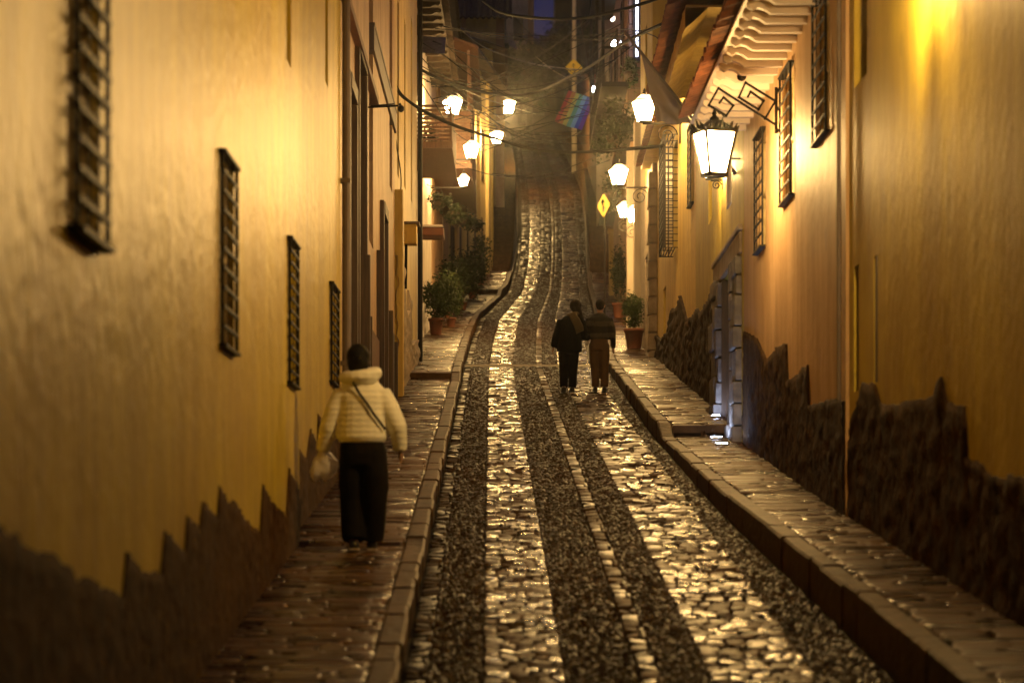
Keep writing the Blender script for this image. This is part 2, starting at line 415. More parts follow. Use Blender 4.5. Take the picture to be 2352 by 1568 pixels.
# drain grate across the street
gy = 59.5; gz = float(Zr(gy)); gx0, gx1 = float(XL(gy))+.02, float(XR(gy))-.02
g = thing('drain_grate', 'shiny slotted metal drain grate running across the whole cobbled street', 'drain grate', (gx0, gy, gz))
mb = MB(); sl = .1175
mb.box(gx0, gx1, gy-.20, gy-.16, gz-.05, gz+.03); mb.box(gx0, gx1, gy+.16, gy+.20, gz-.02, gz+.06); mb.build('frame', M['steel'], g)
mb = MB(); x = gx0
while x < gx1 - .03:
    mb.add([(x,gy-.16,gz-.01),(x+.03,gy-.16,gz-.01),(x+.03,gy+.16,gz+.028),(x,gy+.16,gz+.028),(x,gy-.16,gz+.012),(x+.03,gy-.16,gz+.012),(x+.03,gy+.16,gz+.05),(x,gy+.16,gz+.05)],
       [(0,3,2,1),(4,5,6,7),(0,1,5,4),(1,2,6,5),(2,3,7,6),(3,0,4,7)]); x += .062
mb.build('bars', M['steel'], g)
mb = MB(); mb.box(gx0, gx1, gy-.16, gy+.16, gz-.06, gz-.025); mb.build('channel', M['glass'], g)
# ------------------------------------------------------------------ houses
def lin(xa, ya, xb, yb): return lambda y: xa + (xb-xa)*(y-ya)/(yb-ya)
def wall_mesh(mb, s, Xf, ya, yb, z0, z1, ops, depth=.28, thick=5.0):
    """House front along the street with real openings; s=+1 right side, -1 left side."""
    ys = sorted(set([ya, yb] + [o[i] for o in ops for i in (0,1)])); zs = sorted(set([z0, z1] + [o[i] for o in ops for i in (2,3)]))
    for i in range(len(ys)-1):
        for j in range(len(zs)-1):
            yc, zc = (ys[i]+ys[i+1])/2, (zs[j]+zs[j+1])/2
            if any(o[0] < yc < o[1] and o[2] < zc < o[3] for o in ops): continue
            a, b = ys[i], ys[i+1]
            mb.add([(Xf(a),a,zs[j]),(Xf(b),b,zs[j]),(Xf(b),b,zs[j+1]),(Xf(a),a,zs[j+1])], QV)
    for a, b, c, d in ops:
        A, B = Xf(a), Xf(b); k = s*depth
        mb.add([(A,a,c),(A+k,a,c),(A+k,a,d),(A,a,d)], QV); mb.add([(B,b,c),(B,b,d),(B+k,b,d),(B+k,b,c)], QV)
        mb.add([(A,a,c),(B,b,c),(B+k,b,c),(A+k,a,c)], QV); mb.add([(A,a,d),(A+k,a,d),(B+k,b,d),(B,b,d)], QV)
    A, B, t = Xf(ya), Xf(yb), s*thick
    mb.add([(A,ya,z0),(A+t,ya,z0),(A+t,ya,z1),(A,ya,z1)], QV); mb.add([(B,yb,z0),(B,yb,z1),(B+t,yb,z1),(B+t,yb,z0)], QV)
    mb.add([(A,ya,z1),(A+t,ya,z1),(B+t,yb,z1),(B,yb,z1)], QV); mb.add([(A+t,ya,z0),(B+t,yb,z0),(B+t,yb,z1),(A+t,ya,z1)], QV)
def window(house, s, Xf, o, depth=.28, grille=None, nm='window', wood='wood'):
    a, b, c, d = o; x = Xf((a+b)/2) + s*(depth-.03); e = .05
    mb = MB(); x0, x1 = sorted((x, x + s*.05))
    mb.box(x0,x1,a,b,c,c+e); mb.box(x0,x1,a,b,d-e,d); mb.box(x0,x1,a,a+e,c+e,d-e); mb.box(x0,x1,b-e,b,c+e,d-e)
    mb.box(x0,x1,(a+b)/2-.025,(a+b)/2+.025,c+e,d-e); mb.box(x0,x1,a+e,(a+b)/2-.03,(c+d)/2-.02,(c+d)/2+.02); mb.box(x0,x1,(a+b)/2+.03,b-e,(c+d)/2-.02,(c+d)/2+.02)
    w = mb.build(nm, M[wood], house)
    xg = x + s*.03; mb = MB(); x0, x1 = sorted((xg, xg + s*.01)); mb.box(x0,x1,a+.01,b-.01,c+.01,d-.01); mb.build('shutter' if wood == 'shutter' else 'pane', M['shutter' if wood == 'shutter' else 'glass'], w)
    if grille:
        pr, nv, nh, r, ext = grille; mb = MB()
        ga, gb, gc, gd = a-ext, b+ext, c-ext, d+ext; big = pr > .15
        X = lambda y: Xf(y) - s*pr
        for k in range(nv+1):
            y = ga + (gb-ga)*k/nv
            if k in (0, nv):                      # flat iron set edgeways at both ends, let into the wall
                x0, x1 = sorted((X(y) - s*.006, X(y) + s*(.05 if big else .018))); mb.box(x0, x1, y-.006, y+.006, gc, gd)
            else: mb.bar((X(y),y,gc),(X(y),y,gd), r*.5 if not big else r)
        for k in range(nh+1):
            z = gc + (gd-gc)*k/nh; e = k in (0, nh)
            A, B = (X(ga),ga,z), (X(gb),gb,z)
            mb.bar(A, B, r*(2.2 if e and not big else 1), r)
            if e or big:
                for y in (ga, gb): mb.bar((X(y),y,z),(Xf(y)+s*.06,y,z), r)
                if not big:
                    x0, x1 = sorted((Xf(a) - s*pr, Xf(a) + s*.01)); mb.box(x0, x1, ga, gb, z-.012, z+.012)
        if pr > .15:
            for k in (0, nh):
                z = gc + (gd-gc)*k/nh
                for q in range(1, 5): mb.bar((X(ga)+s*pr*q/5,ga,z),(X(gb)+s*pr*q/5,gb,z), r)
            for q in (1, 2):
                for y in (ga, gb): mb.bar((Xf(y)-s*pr*q/3,y,gc),(Xf(y)-s*pr*q/3,y,gd), r)
        mb.build('grille', M['iron'], w)
    return w
def on_wall(s, Xf, u, v):                 # where a photo point meets a house front
    y = 30.
    for _ in range(30): y = Xf(y)*FP/(u-U0)
    return y, (V0-v)*y/FP
def dado(house, s, Xf, outline, zbot, ma='dado', step=.07, relief=.014, name='stone_base'):
    """Rubble stone foot of a wall with a ragged top; every stone bulges out of the wall."""
    pts = sorted(outline); Y = np.array([p[0] for p in pts]); Z = np.array([p[1] for p in pts])
    mb = MB(); ys = np.unique(np.concatenate([np.arange(Y[0], Y[-1], step), Y])); nz = 26
    V = []
    for y in ys:
        zt = float(np.interp(y, Y, Z)) + .03*noise.noise((y*6, 0, 3.1)); zb = float(zbot(y)) - .15
        for k in range(nz+1):
            z = zb + (zt-zb)*k/nz
            d = noise.voronoi(Vector((y*1.7, z*4.2, s*5.)))[0]; q = min(1, (d[1]-d[0])*2.2)
            h = .005 + relief*(.25 + .75*q) + .012*noise.noise((y*14, z*14, 0))
            if k == nz: h = -.04
            V.append((Xf(y) - s*h, y, z))
        V[-2] = (V[-2][0], y, zt - .015)
    n = nz+1
    mb.add(V, [(i*n+k, (i+1)*n+k, (i+1)*n+k+1, i*n+k+1) for i in range(len(ys)-1) for k in range(nz)])
    return mb.build(name, M[ma], house, smooth=True)
def eave(house, s, Xf, ya, yb, z, over, soff, tile='tile', wood='whitewood', pitch=.17, rafter=.5, tz=.05):
    """Roof edge over the street: scalloped tile course, soffit boards, a row of shaped rafters."""
    n = int((yb-ya)/pitch*6); V = []; T = []
    for i in range(n+1):
        y = ya + (yb-ya)*i/n; ph = (y-ya)/pitch*math.pi; w = .055*abs(math.sin(ph)) - .02 + .015*noise.noise((math.floor((y-ya)/pitch)*3.3, 1, 2))
        jx = .03*noise.noise((math.floor((y-ya)/pitch)*5.1, 7, 2))
        for k, t in enumerate((0, .25, 2.2)):
            x = Xf(y) - s*(over - t) + jx*(k == 0); zz = z + tz + w + t*.33
            V.append((x, y, zz + .035)); T.append((x, y, zz))
    mb = MB(); N = len(V); F = []
    for i in range(n):
        for k in range(2):
            a = i*3+k; F.append((a, a+3, a+4, a+1)); F.append((N+a, N+a+1, N+a+4, N+a+3))
        F.append((i*3, N+i*3, N+i*3+3, i*3+3))
    F += [(0, 1, N+1, N), (1, 2, N+2, N+1), (n*3, N+n*3, N+n*3+1, n*3+1), (n*3+1, N+n*3+1, N+n*3+2, n*3+2)]
    mb.add(V + T, F); r = mb.build('roof', M[tile], house)
    mb = MB(); A, B = Xf(ya), Xf(yb)
    mb.add([(A,ya,z),(A-s*soff,ya,z),(B-s*soff,yb,z),(B,yb,z),(A,ya,z+.03),(A-s*soff,ya,z+.03),(B-s*soff,yb,z+.03),(B,yb,z+.03)],
           [(0,1,2,3),(4,7,6,5),(0,4,5,1),(1,5,6,2),(2,6,7,3),(3,7,4,0)])
    mb.build('soffit', M[wood], r)
    if rafter:
        y = ya + .15
        while y < yb - .1:
            mb = MB(); X0 = Xf(y); pr = [(0,0),(soff-.03,0),(soff-.03,-.05),(soff-.08,-.085),(soff-.13,-.06),(soff-.19,-.075),(soff-.26,-.12),(0,-.12)]
            pr = [(X0 - s*p[0], p[1] + z - .003) for p in pr]; k = len(pr)
            mb.add([(x,y,zz) for x, zz in pr] + [(x,y+.10,zz) for x, zz in pr], [tuple(range(k)), tuple(range(2*k-1, k-1, -1))] + [(i, k+i, k+(i+1)%k, (i+1)%k) for i in range(k)])
            mb.build('rafter', M[wood], r); y += rafter
    return r
def house(label, base, loc=(0,0,0), name='house'):
    return thing(name, label, base, loc)

# ---- left row
Xa = lin(-1.88, 4, -1.82, 24.2)
la = house('long ochre plastered house with barred windows, nearest on the left', 'house', (-1.85, 14, float(ZpL(14))))
ops = [(11.8,12.65,1.43,2.66), (17.75,18.65,1.40,2.60), (22.95,23.8,1.50,2.66), (22.9,23.35,4.1,5.9)]
mb = MB(); wall_mesh(mb, -1, Xa, -26, 24.2, -9, 12, ops); mb.build('wall', M['ochre'], la)
window(la, -1, Xa, ops[0], .07, wood='shutter', grille=(.05, 3, 10, .026, .02)); window(la, -1, Xa, ops[1], .07, wood='shutter', grille=(.028, 3, 10, .02, .01))
window(la, -1, Xa, ops[2], .07, wood='shutter', grille=(.028, 3, 12, .018, .01)); window(la, -1, Xa, ops[3])
LO = [(-200,1130),(-60,1180),(0,1202),(58,1250),(106,1259),(155,1295),(170,1328),(195,1315),(230,1339),(279,1363),(288,1259),(328,1308),(367,1312),(376,1213),(423,1264),(427,1180),(456,1206),(463,1144),(496,1184),(502,1109),(522,1149),(538,1144),(558,1184),(595,1220),(602,1107),(624,1149),(655,1180),(662,1071),(683,1118)]
out = [on_wall(-1, Xa, u, v) for u, v in LO]; out.append((24.19, .62))
dado(la, -1, Xa, out, ZpL)
eave(la, -1, Xa, -25, 24, 9.0, 1.0, .85, 'tiled', 'wood2', .3, 0)  # overhang added out of view to shut off sky light
Xb = lin(-1.9, 24.2, -1.88, 31.2)
lb = house('narrow ochre house with one barred window just past the near ochre house', 'house', (-1.9, 28, float(ZpL(28))))
ops = [(29.2,30.3,1.92,2.92), (28.6,29.0,4.9,6.6)]
mb = MB(); wall_mesh(mb, -1, Xb, 24.2, 31.2, -3, 11, ops); mb.build('wall', M['ochre'], lb)
window(lb, -1, Xb, ops[0], .07, wood='shutter', grille=(.03, 3, 10, .018, .01)); window(lb, -1, Xb, ops[1])
dado(lb, -1, Xb, [(24.25,.75),(25.,.9),(25.05,1.05),(26,1.0),(26.5,1.3),(27.4,1.2),(27.5,1.5),(29,1.4),(31.1,1.7)], ZpL)
mb = MB(); mb.tube([(-1.82,31.05,9),(-1.82,31.05,.9)], .045, 10)
for z in (2.2, 4.2, 6.2): mb.box(-1.92,-1.77,31.0,31.1,z,z+.05)
mb.build('downpipe', M['pipe'], lb)

Xc = lambda y: -1.93
lc = house('tan house with tall dark timber doorways and a purple grey cornice band', 'house', (-1.93, 39, float(ZpL(39))))
ops = [(32.9,34.3,1.2,5.6), (34.9,36.6,1.4,6.35), (38.2,39.3,4.4,8.6), (41.5,42.8,2.4,5.2), (44.6,45.6,6.0,9.6)]
mb = MB(); wall_mesh(mb, -1, Xc, 31.25, 46.5, -2, 14, ops, .35); mb.build('wall', M['tan'], lc)
for o in (ops[2], ops[4]): window(lc, -1, Xc, o, .35)
for o in (ops[0], ops[1], ops[3]):
    mb = MB(); a, b, c, d = o
    mb.box(-2.27,-2.22,a,b,c,d)
    for k in range(6): mb.box(-2.215,-2.19,a+.08+(b-a-.2)*k/6,a+(b-a-.2)*(k+1)/6,c+.1,d-.1)
    dr = mb.build('door', M['wood'], lc)
    mb = MB(); mb.box(-2.0,-1.87,a-.14,a+.04,c,d+.15); mb.box(-2.0,-1.87,b-.04,b+.14,c,d+.15); mb.box(-2.0,-1.86,a+.04,b-.04,d-.02,d+.152); mb.build('frame', M['wood'], dr)
mb = MB(); mb.box(-2.0,-1.895,38.9,46.45,7.1,7.42); mb.box(-2.0,-1.885,38.9,46.45,7.421,7.47); mb.build('cornice', M['pipe'], lc)
mb = MB(); mb.box(-2.0,-1.84,31.5,39.2,6.38,6.48); mb.build('lintel_band', M['wood2'], lc)
for y, zt, w in ((35.9,3.95,.16), (37.4,3.3,.1), (40.3,4.5,.14), (43.2,3.9,.14), (45.4,3.6,.12)):
    mb = MB(); mb.box(-2.0,-1.93+w*.8,y,y+w,float(ZpL(y))-.1,zt); mb.build('door_post', M['wood'], lc)
mb = MB(); mb.box(-2.0,-1.885,37.5,40.25,float(ZpL(37))-.2,3.2); mb.build('door_panel', M['wood2'], lc)
mb = MB(); mb.box(-2.0,-1.88,43.4,45.3,float(ZpL(43))-.2,3.7); mb.build('door_panel', M['wood'], lc)

Xd = lambda y: -1.93
ld = house('pale cream house with a rubble stone foot beside the tan house', 'house', (-1.93, 52, float(ZpL(52))))
ops = [(47.6,48.3,6.6,9.6), (50.6,51.3,6.8,9.8), (54.0,54.7,7.0,10.5)]
mb = MB(); wall_mesh(mb, -1, Xd, 46.52, 57.5, -1, 16, ops, .25); mb.build('wall', M['cream'], ld)
for o in ops: window(ld, -1, Xd, o, .25)
dado(ld, -1, Xd, [(46.55,5.1),(47.5,5.4),(48.,4.9),(49.,5.4),(49.6,5.3),(50.5,5.0),(51,4.6),(52,4.7),(52.1,5.1),(53.2,5.0),(53.4,4.2),(55,4.4),(57.45,4.6)], ZpL, 'stone', .12, .07)
mb = MB(); mb.box(-2.0,-1.80,46.6,47.2,2.6,6.2); mb.build('yellow_pilaster', M['yellow'], ld)
mb = MB(); mb.tube([(-1.86,57.3,14),(-1.86,57.3,3.9)], .05, 8); mb.build('downpipe', M['iron'], ld)

Xe = lambda y: -2.3 + (y-58)*.004
le = house('white house with barred upper window and pot plants along its foot', 'house', (-2.3, 68, float(ZpL(68))))
ops = [(63,64.2,10.6,12.2), (66.5,67.6,8.0,9.8), (70.2,71.4,5.8,8.2)]
mb = MB(); wall_mesh(mb, -1, Xe, 57.55, 78, 0, 13.4, ops, .25, 4); mb.build('wall', M['white'], le)
window(le, -1, Xe, ops[0], .25, grille=(.2, 5, 8, .016, .05)); window(le, -1, Xe, ops[1], .25, grille=(.1,5,8,.016,.05)); window(le, -1, Xe, ops[2], .25)
eave(le, -1, Xe, 57.6, 78, 13.3, .75, .6, 'tiled', 'tiled', .22, .9)
dado(le, -1, Xe, [(57.6,5.2),(60,5.6),(63,5.3),(66,6.1),(70,6.5),(77.9,7.2)], ZpL, 'paleston', .15, .07)
mb = MB(); mb.box(-2.45,-1.35,64.0,69.0,9.45,9.6); mb.box(-1.42,-1.36,64.0,69.0,9.6,10.4)
for k in range(9): mb.box(-2.3,-1.40,64.0,64.05,9.62+k*.095,9.67+k*.095)
mb.build('balcony', M['wood2'], le)
mb = MB()
for k in range(10):
    f = lambda t: (61.0 + t*.13, 11.08 + t*.055)
    (y0, z0), (y1, z1), (y2, z2) = f(k), f(k+.5), f(k+1)
    mb.add([(-2.28,y0,z0),(-1.45,y0,z0-.05),(-1.45,y1,z1+.02),(-2.28,y1,z1+.07)], QV); mb.add([(-2.28,y1,z1+.07),(-1.45,y1,z1+.02),(-1.45,y2,z2-.05),(-2.28,y2,z2)], QV)
mb.build('metal_awning', M['steel'], le)

Xf_ = lambda y: -2.25
lf = house('brown balcony house with a slatted wooden front beyond the white house', 'house', (-2.25, 88, float(ZpL(88))))
ops = [(80,81.2,9.2,11.2), (84.5,85.8,13,15), (91,92.2,9.8,12.2)]
mb = MB(); wall_mesh(mb, -1, Xf_, 78.02, 99.5, 2, 17.8, ops, .25, 4); mb.build('wall', M['tan'], lf)
for o in ops: window(lf, -1, Xf_, o, .25)
eave(lf, -1, Xf_, 78.1, 99.5, 17.7, .55, .45, 'tiled', 'tiled', .22, 0)
mb = MB()
mb.box(-2.3,-1.12,79.0,89.5,11.1,11.25)
for k in range(14): mb.box(-1.17,-1.13,79.0,89.5,11.3+k*.1,11.36+k*.1); mb.box(-2.25,-1.2,78.96,79.0,11.3+k*.1,11.36+k*.1)
for y in (79.0, 82.4, 86, 89.4): mb.box(-1.25,-1.175,y+.001,y+.08,11.25,14.4)
mb.add([(-2.3,78.8,14.9),(-.95,78.8,14.4),(-.95,89.8,14.4),(-2.3,89.8,14.9),(-2.3,78.8,14.98),(-.95,78.8,14.48),(-.95,89.8,14.48),(-2.3,89.8,14.98)], [(0,1,2,3),(4,7,6,5),(0,4,5,1),(1,5,6,2),(2,6,7,3),(3,7,4,0)])
mb.box(-1.225,-1.19,79.05,89.45,11.26,12.7); mb.box(-2.24,-1.24,79.005,79.04,11.27,12.7); mb.build('wooden_balcony', M['wood2'], lf)

# the house that steps out where the street bends
lg = house('yellow corner house with a dark tiled roof where the street bends', 'house', (-1.5, 106, float(ZpL(106))))
a, b = Vector((-2.28,99.6,0)), Vector((-.8,112,0)); L = (b-a).length; d = (b-a)/L; nrm = Vector((d.y,-d.x,0))
Q = lambda t, o, z: tuple(a + d*t + nrm*o + Vector((0,0,z)))
mb = MB()
mb.add([Q(0,0,5),Q(L,0,5),Q(L,0,19),Q(0,0,19),Q(0,-6,5),Q(L,-6,5),Q(L,-6,19),Q(0,-6,19)], [(0,1,2,3),(4,7,6,5),(1,5,6,2),(0,3,7,4),(3,2,6,7)])
mb.build('wall', M['cream'], lg)
for t0, w, z0, z1, mm in ((.8,.9,9.9,12.1,'wood'),(2.6,.9,10.2,12.3,'wood'),(4.4,1.0,10.3,12.6,'glass'),(6.6,.9,10.5,13.2,'wood'),(8.6,.9,10.9,13.4,'wood'),(2.0,1.0,14.6,16.6,'glass'),(5.2,1.0,14.6,16.6,'glass'),(9.0,1.0,14.8,16.8,'glass')):
    mb = MB(); mb.add([Q(t0,.03,z0),Q(t0+w,.03,z0),Q(t0+w,.03,z1),Q(t0,.03,z1),Q(t0,-.05,z0),Q(t0+w,-.05,z0),Q(t0+w,-.05,z1),Q(t0,-.05,z1)], [(0,1,2,3),(4,7,6,5),(0,4,5,1),(1,5,6,2),(2,6,7,3),(3,7,4,0)])
    mb.build('door' if mm == 'wood' else 'window', M[mm], lg)
for t0 in (1.9, 3.9, 5.9, 8.0, 10.6):
    mb = MB(); mb.add([Q(t0,.12,8),Q(t0+.35,.12,8),Q(t0+.35,.12,18.9),Q(t0,.12,18.9),Q(t0,-.05,8),Q(t0+.35,-.05,8),Q(t0+.35,-.05,18.9),Q(t0,-.05,18.9)], [(0,1,2,3),(4,7,6,5),(0,4,5,1),(1,5,6,2),(2,6,7,3),(3,7,4,0)])
    mb.build('pilaster', M['cream'], lg)
mb = MB(); n = 70; V = []
for i in range(n+1):
    t = -.6 + (L+1.4)*i/n; w = .06*abs(math.sin(i*1.57)) + .05*noise.noise((i*.7,0,0))
    V += [Q(t,.75,18.7+w), Q(t,-3.2,19.9+w), Q(t,.75,18.6+w), Q(t,-3.2,19.8+w)]
F = []
for i in range(n): k = i*4; F += [(k,k+4,k+5,k+1),(k+2,k+3,k+7,k+6),(k,k+2,k+6,k+4)]
F += [(0,1,3,2),(n*4,n*4+2,n*4+3,n*4+1)]
mb.add(V, F); mb.build('roof', M['tiled'], lg)
# beyond the bend
lh = house('cream house end high above the stone stair, beyond the corner house', 'house', (-.8, 126, float(Zr(126))))
mb = MB(); wall_mesh(mb, -1, lambda y: -.78, 112.1, 121, 8, 20.5, [(114,115,15,17),(117.5,118.5,15,17)], .2, 4); mb.build('wall', M['yellow'], lh)
for o in [(114,115,15,17),(117.5,118.5,15,17)]: window(lh, -1, lambda y: -.78, o, .2)
eave(lh, -1, lambda y: -.78, 112.1, 121, 20.4, .6, .5, 'tiled', 'wood2', .25, 0)
li = house('pale gabled house with a wavy dark roof edge facing down the street', 'house', (-3, 134, float(Zr(134))))
mb = MB(); mb.box(-7.5,-.45,132,140,10,25.6); mb.build('wall', M['cream'], li)
for x in (-5.2,-3.4,-1.6):
    mb = MB(); mb.box(x-.4,x+.4,131.93,132.05,22,24); mb.build('window', M['glass'], li)
mb = MB(); mb.box(-.75,-.35,131.8,131.99,12,25.5); mb.box(-2.4,-2.15,131.8,131.99,18,25.5); mb.build('pilaster', M['tan'], li)
mb = MB(); V = []; n = 60
for i in range(n+1):
    x = -8 + 8.0*i/n; w = .1*abs(math.sin(i*1.57))
    V += [(x,131.1,25.4+w),(x,137,28.4+w),(x,131.1,25.3+w),(x,137,28.3+w)]
F = []
for i in range(n): k = i*4; F += [(k,k+1,k+5,k+4),(k+2,k+6,k+7,k+3),(k,k+4,k+6,k+2)]
F += [(0,2,3,1),(n*4,n*4+1,n*4+3,n*4+2)]
mb.add(V, F); mb.build('roof', M['tiled'], li)
lj = house('stained pale tower like house end at the head of the street', 'house', (0, 236, float(Zr(236))))
mb = MB(); mb.box(-9,1.75,232,240,30,62); mb.build('wall', M['white'], lj)
for x, z in ((-.9,44),(.5,44),(-.9,48.5),(.5,48.5)):
    mb = MB(); mb.box(x-.4,x+.4,231.9,232.1,z-1,z+1); mb.build('window', M['glass'], lj)
mb = MB(); mb.box(1.3,1.8,231.6,231.95,36,62); mb.build('pilaster', M['tan'], lj)
lk = house('dark house end right of the strip of blue sky at the head of the street', 'house', (6, 232, float(Zr(232))))
mb = MB(); mb.box(3.5,14,228,238,30,60); mb.build('wall', M['earth'], lk)
for x, z in ((5,43),(7,43),(5,48),(7,48)):
    mb = MB(); mb.box(x-.5,x+.5,227.9,228.1,z-1,z+1); mb.build('window', M['glass'], lk)

lz = house('plain ochre house added to shut off sky light behind the photographer', 'house', (1, -28, float(Zr(-20))))
mb = MB(); mb.box(-9,12,-33,-26.3,-9,12); mb.build('wall', M['ochre'], lz)  # unseen house added to keep sky light out of the street
mb = MB(); mb.box(.2,1.6,-26.32,-26.2,-5.3,-2.9); mb.build('door', M['wood'], lz)
# ---- right row
Xr1 = lin(3.4, 8, 3.04, 25.5)
ra = house('ochre plastered house with a ragged stone foot, nearest on the right', 'house', (3.2, 18, float(ZpR(18))))
ops = [(23.78,24.0,1.55,2.62), (24.9,25.2,1.55,2.66), (24.4,25.2,4.25,6.2)]
mb = MB(); wall_mesh(mb, 1, Xr1, -26, 25.5, -9, 12, ops, .22); mb.build('wall', M['ochre2'], ra)
window(ra, 1, Xr1, ops[2], .22)
for o in ops[:2]: mb = MB(); mb.box(3.076,3.25,o[0]+.004,o[1]-.004,o[2]+.004,o[3]-.004); mb.build('dark_fill', M['wood'], ra)  # dark block puts the narrow opening's shade into its colour
RO = [(2460,1060),(2410,1100),(2352,1090),(2282,1092),(2255,1060),(2225,1051),(2219,928),(2181,923),(2165,863),(2151,907),(2100,915),(2047,928),(2025,923),(2012,879),(1985,879)]
o1 = [on_wall(1, Xr1, u, v) for u, v in RO] + [(25.45, 1.2), (12, .9), (9, .6)]
eave(ra, 1, Xr1, -25, 22, 9.0, 1.0, .85, 'tiled', 'wood2', .3, 0)  # unseen roof edge put in to block light from the sky
dado(ra, 1, Xr1, o1, ZpR, 'dado2', .07, .03)
Xr2 = lin(3.01, 25.5, 2.95, 36)
rb = house('pink brown house with three barred windows under a white raftered eave', 'house', (2.98, 31, float(ZpR(31))))
ops = [(26.75,27.85,4.13,5.5), (29.95,31.05,3.95,5.33), (33.1,34.1,3.76,5.12)]
mb = MB(); wall_mesh(mb, 1, Xr2, 25.52, 36, -4, 5.75, ops, .25); mb.build('wall', M['pinkp'], rb)
for o in ops: window(rb, 1, Xr2, o, .09, wood='shutter', grille=(.045, 3, 9, .018, .01))
o2 = [on_wall(1, Xr2, u, v) for u, v in [(1927,912),(1861,928),(1858,835),(1812,874),(1809,786),(1785,797),(1763,824),(1740,775),(1722,765)]] + [(25.56,1.5), (35.95,3.0)]
dado(rb, 1, Xr2, o2, ZpR, 'dado2', .07, .03)
eave(rb, 1, Xr2, 25.5, 36, 5.62, .84, .68, 'tile', 'whitewood', .17, .5)
mb = MB(); mb.tube([(2.96,25.62,5.5),(2.96,25.62,1.5)], .02, 6); mb.build('downpipe', M['pipe'], rb)
mb = MB(); mb.tube([(2.58,31.8,5.6),(2.58,31.8,5.52)], .05, 12); mb.ball((2.58,31.8,5.5),.055,12,8); tag(mb.build('security_camera', M['iron'], smooth=True), 'small black dome camera hanging under the white raftered eave', 'camera')

Xr3 = lin(2.95, 36.02, 3.02, 46.5)
rc = house('yellow house with a carved stone doorway lit white from the ground', 'house', (2.98, 41, float(ZpR(41))))
ops = [(37.5,39.6,1.2,4.0), (42.3,43.2,5.2,6.6)]
mb = MB(); wall_mesh(mb, 1, Xr3, 36.03, 46.5, -3, 10.5, ops, .4); mb.build('wall', M['ochre2'], rc)
mb = MB(); mb.box(3.2,3.26,37.45,39.65,1.2,4.0)
for k in range(5): mb.box(3.16,3.2,37.6+k*.4,37.92+k*.4,1.5,3.8)
mb.build('door', M['wood'], rc)
mb = MB(); mb.box(2.93,3.36,39.52,39.598,1.2,3.99); mb.build('dark_lining', M['wood'], rc); mb = MB(); mb.box(2.93,3.36,37.502,37.58,1.2,3.99); mb.build('dark_lining', M['wood'], rc)  # dark boards added so the lit door reveals look shaded
for y0, y1 in ((36.35,37.05),(37.1,37.5),(39.6,40.0),(40.1,40.9)):
    z = float(ZpR(y0)) - .1; k = 0; mb = MB()
    while z < 3.9:
        h = random.uniform(.22,.42); j = random.uniform(-.03,.03)
        mb.box(2.86+j-(.04 if k == 0 else 0), 3.05, y0+random.uniform(0,.06), y1-random.uniform(0,.06), z, z+h-.015)
        z += h; k += 1
    mb.build('door_jamb', M['jamb'], rc, bevel=.02)
mb = MB(); mb.box(2.91,3.05,36.3,41.0,4.02,4.3); mb.box(2.89,3.05,36.2,41.1,4.302,4.38); mb.build('door_lintel', M['stone'], rc, bevel=.02)
window(rc, 1, Xr3, ops[1], .4)
o3 = [on_wall(1, Xr3, u, v) for u, v in [(1640,665),(1605,707),(1590,735)]] + [(45,4.0),(46.45,4.2)]
o3 = [p for p in o3 if p[0] > 41] + [(41.05, 4.0)]
dado(rc, 1, Xr3, o3, ZpR, 'dado2', .08, .05)
eave(rc, 1, Xr3, 38.5, 46, 7.6, .85, .6, 'tile', 'yellow', .18, 0)
mb = MB(); V = []; n = 40
for i in range(n+1):
    y = 38.5 + 7.5*i/n; w = .025*noise.noise((y*2.2,0,5)); x = Xr3(y)
    V += [(x-.62+w,y,7.58),(x-.44-w,y,7.44+w),(x-.62+w,y,7.3+w),(x-.3,y,7.59)]
mb.add(V, [f for i in range(n) for f in ((i*4,i*4+4,i*4+6,i*4+2),(i*4+2,i*4+6,i*4+5,i*4+1),(i*4+1,i*4+5,i*4+7,i*4+3))]); mb.build('gutter', M['yellow'], rc)
Xr4 = lin(3.03, 46.5, 3.08, 60)
rd = house('yellow house with a tall cage over its window and dark stone foot', 'house', (3.05, 53, float(ZpR(53))))
ops = [(47.2,48.0,6.1,7.35), (52.1,53.6,5.9,7.9), (56.4,57.4,2.95,5.6)]
mb = MB(); wall_mesh(mb, 1, Xr4, 46.52, 60, -1, 10.2, ops, .25); mb.build('wall', M['yellow'], rd)
window(rd, 1, Xr4, ops[0], .25, grille=(.06,4,10,.016,.03)); window(rd, 1, Xr4, ops[1], .25, grille=(.27,6,17,.016,.04)); 
mb = MB(); mb.box(3.2,3.25,56.4,57.4,2.9,5.6); mb.build('door', M['wood'], rd)
o4 = [(46.55,4.2),(48.5,4.15),(49.6,4.5),(50.8,4.87),(52,4.75),(54,4.9),(55.5,4.6),(57.5,4.6),(59.95,4.9)]
dado(rd, 1, Xr4, o4, ZpR, 'dado2', .1, .07)
eave(rd, 1, Xr4, 54.5, 61, 8.55, .42, .3, 'tile', 'yellow', .2, 0)
Xr5 = lin(2.98, 60.05, 3.0, 66)
re_ = house('coursed brown stone house corner behind the round potted bush', 'house', (3, 63, float(ZpR(63))))
ops = [(62.4,63.6,4.6,6.9)]
mb = MB(); wall_mesh(mb, 1, Xr5, 60.02, 66, 0, 8.6, ops, .25, 3); mb.build('wall', M['stone'], re_)
mb = MB(); wall_mesh(mb, 1, Xr5, 60.02, 66, 8.601, 16, [(62.5,63.5,10,12)], .2, 3); mb.build('upper_wall', M['yellow'], re_); window(re_, 1, Xr5, (62.5,63.5,10,12), .2)
mb = MB(); mb.box(3.18,3.23,62.4,63.6,4.6,6.9); mb.build('door', M['wood'], re_)
z = 4.2; k = 0; mb = MB()
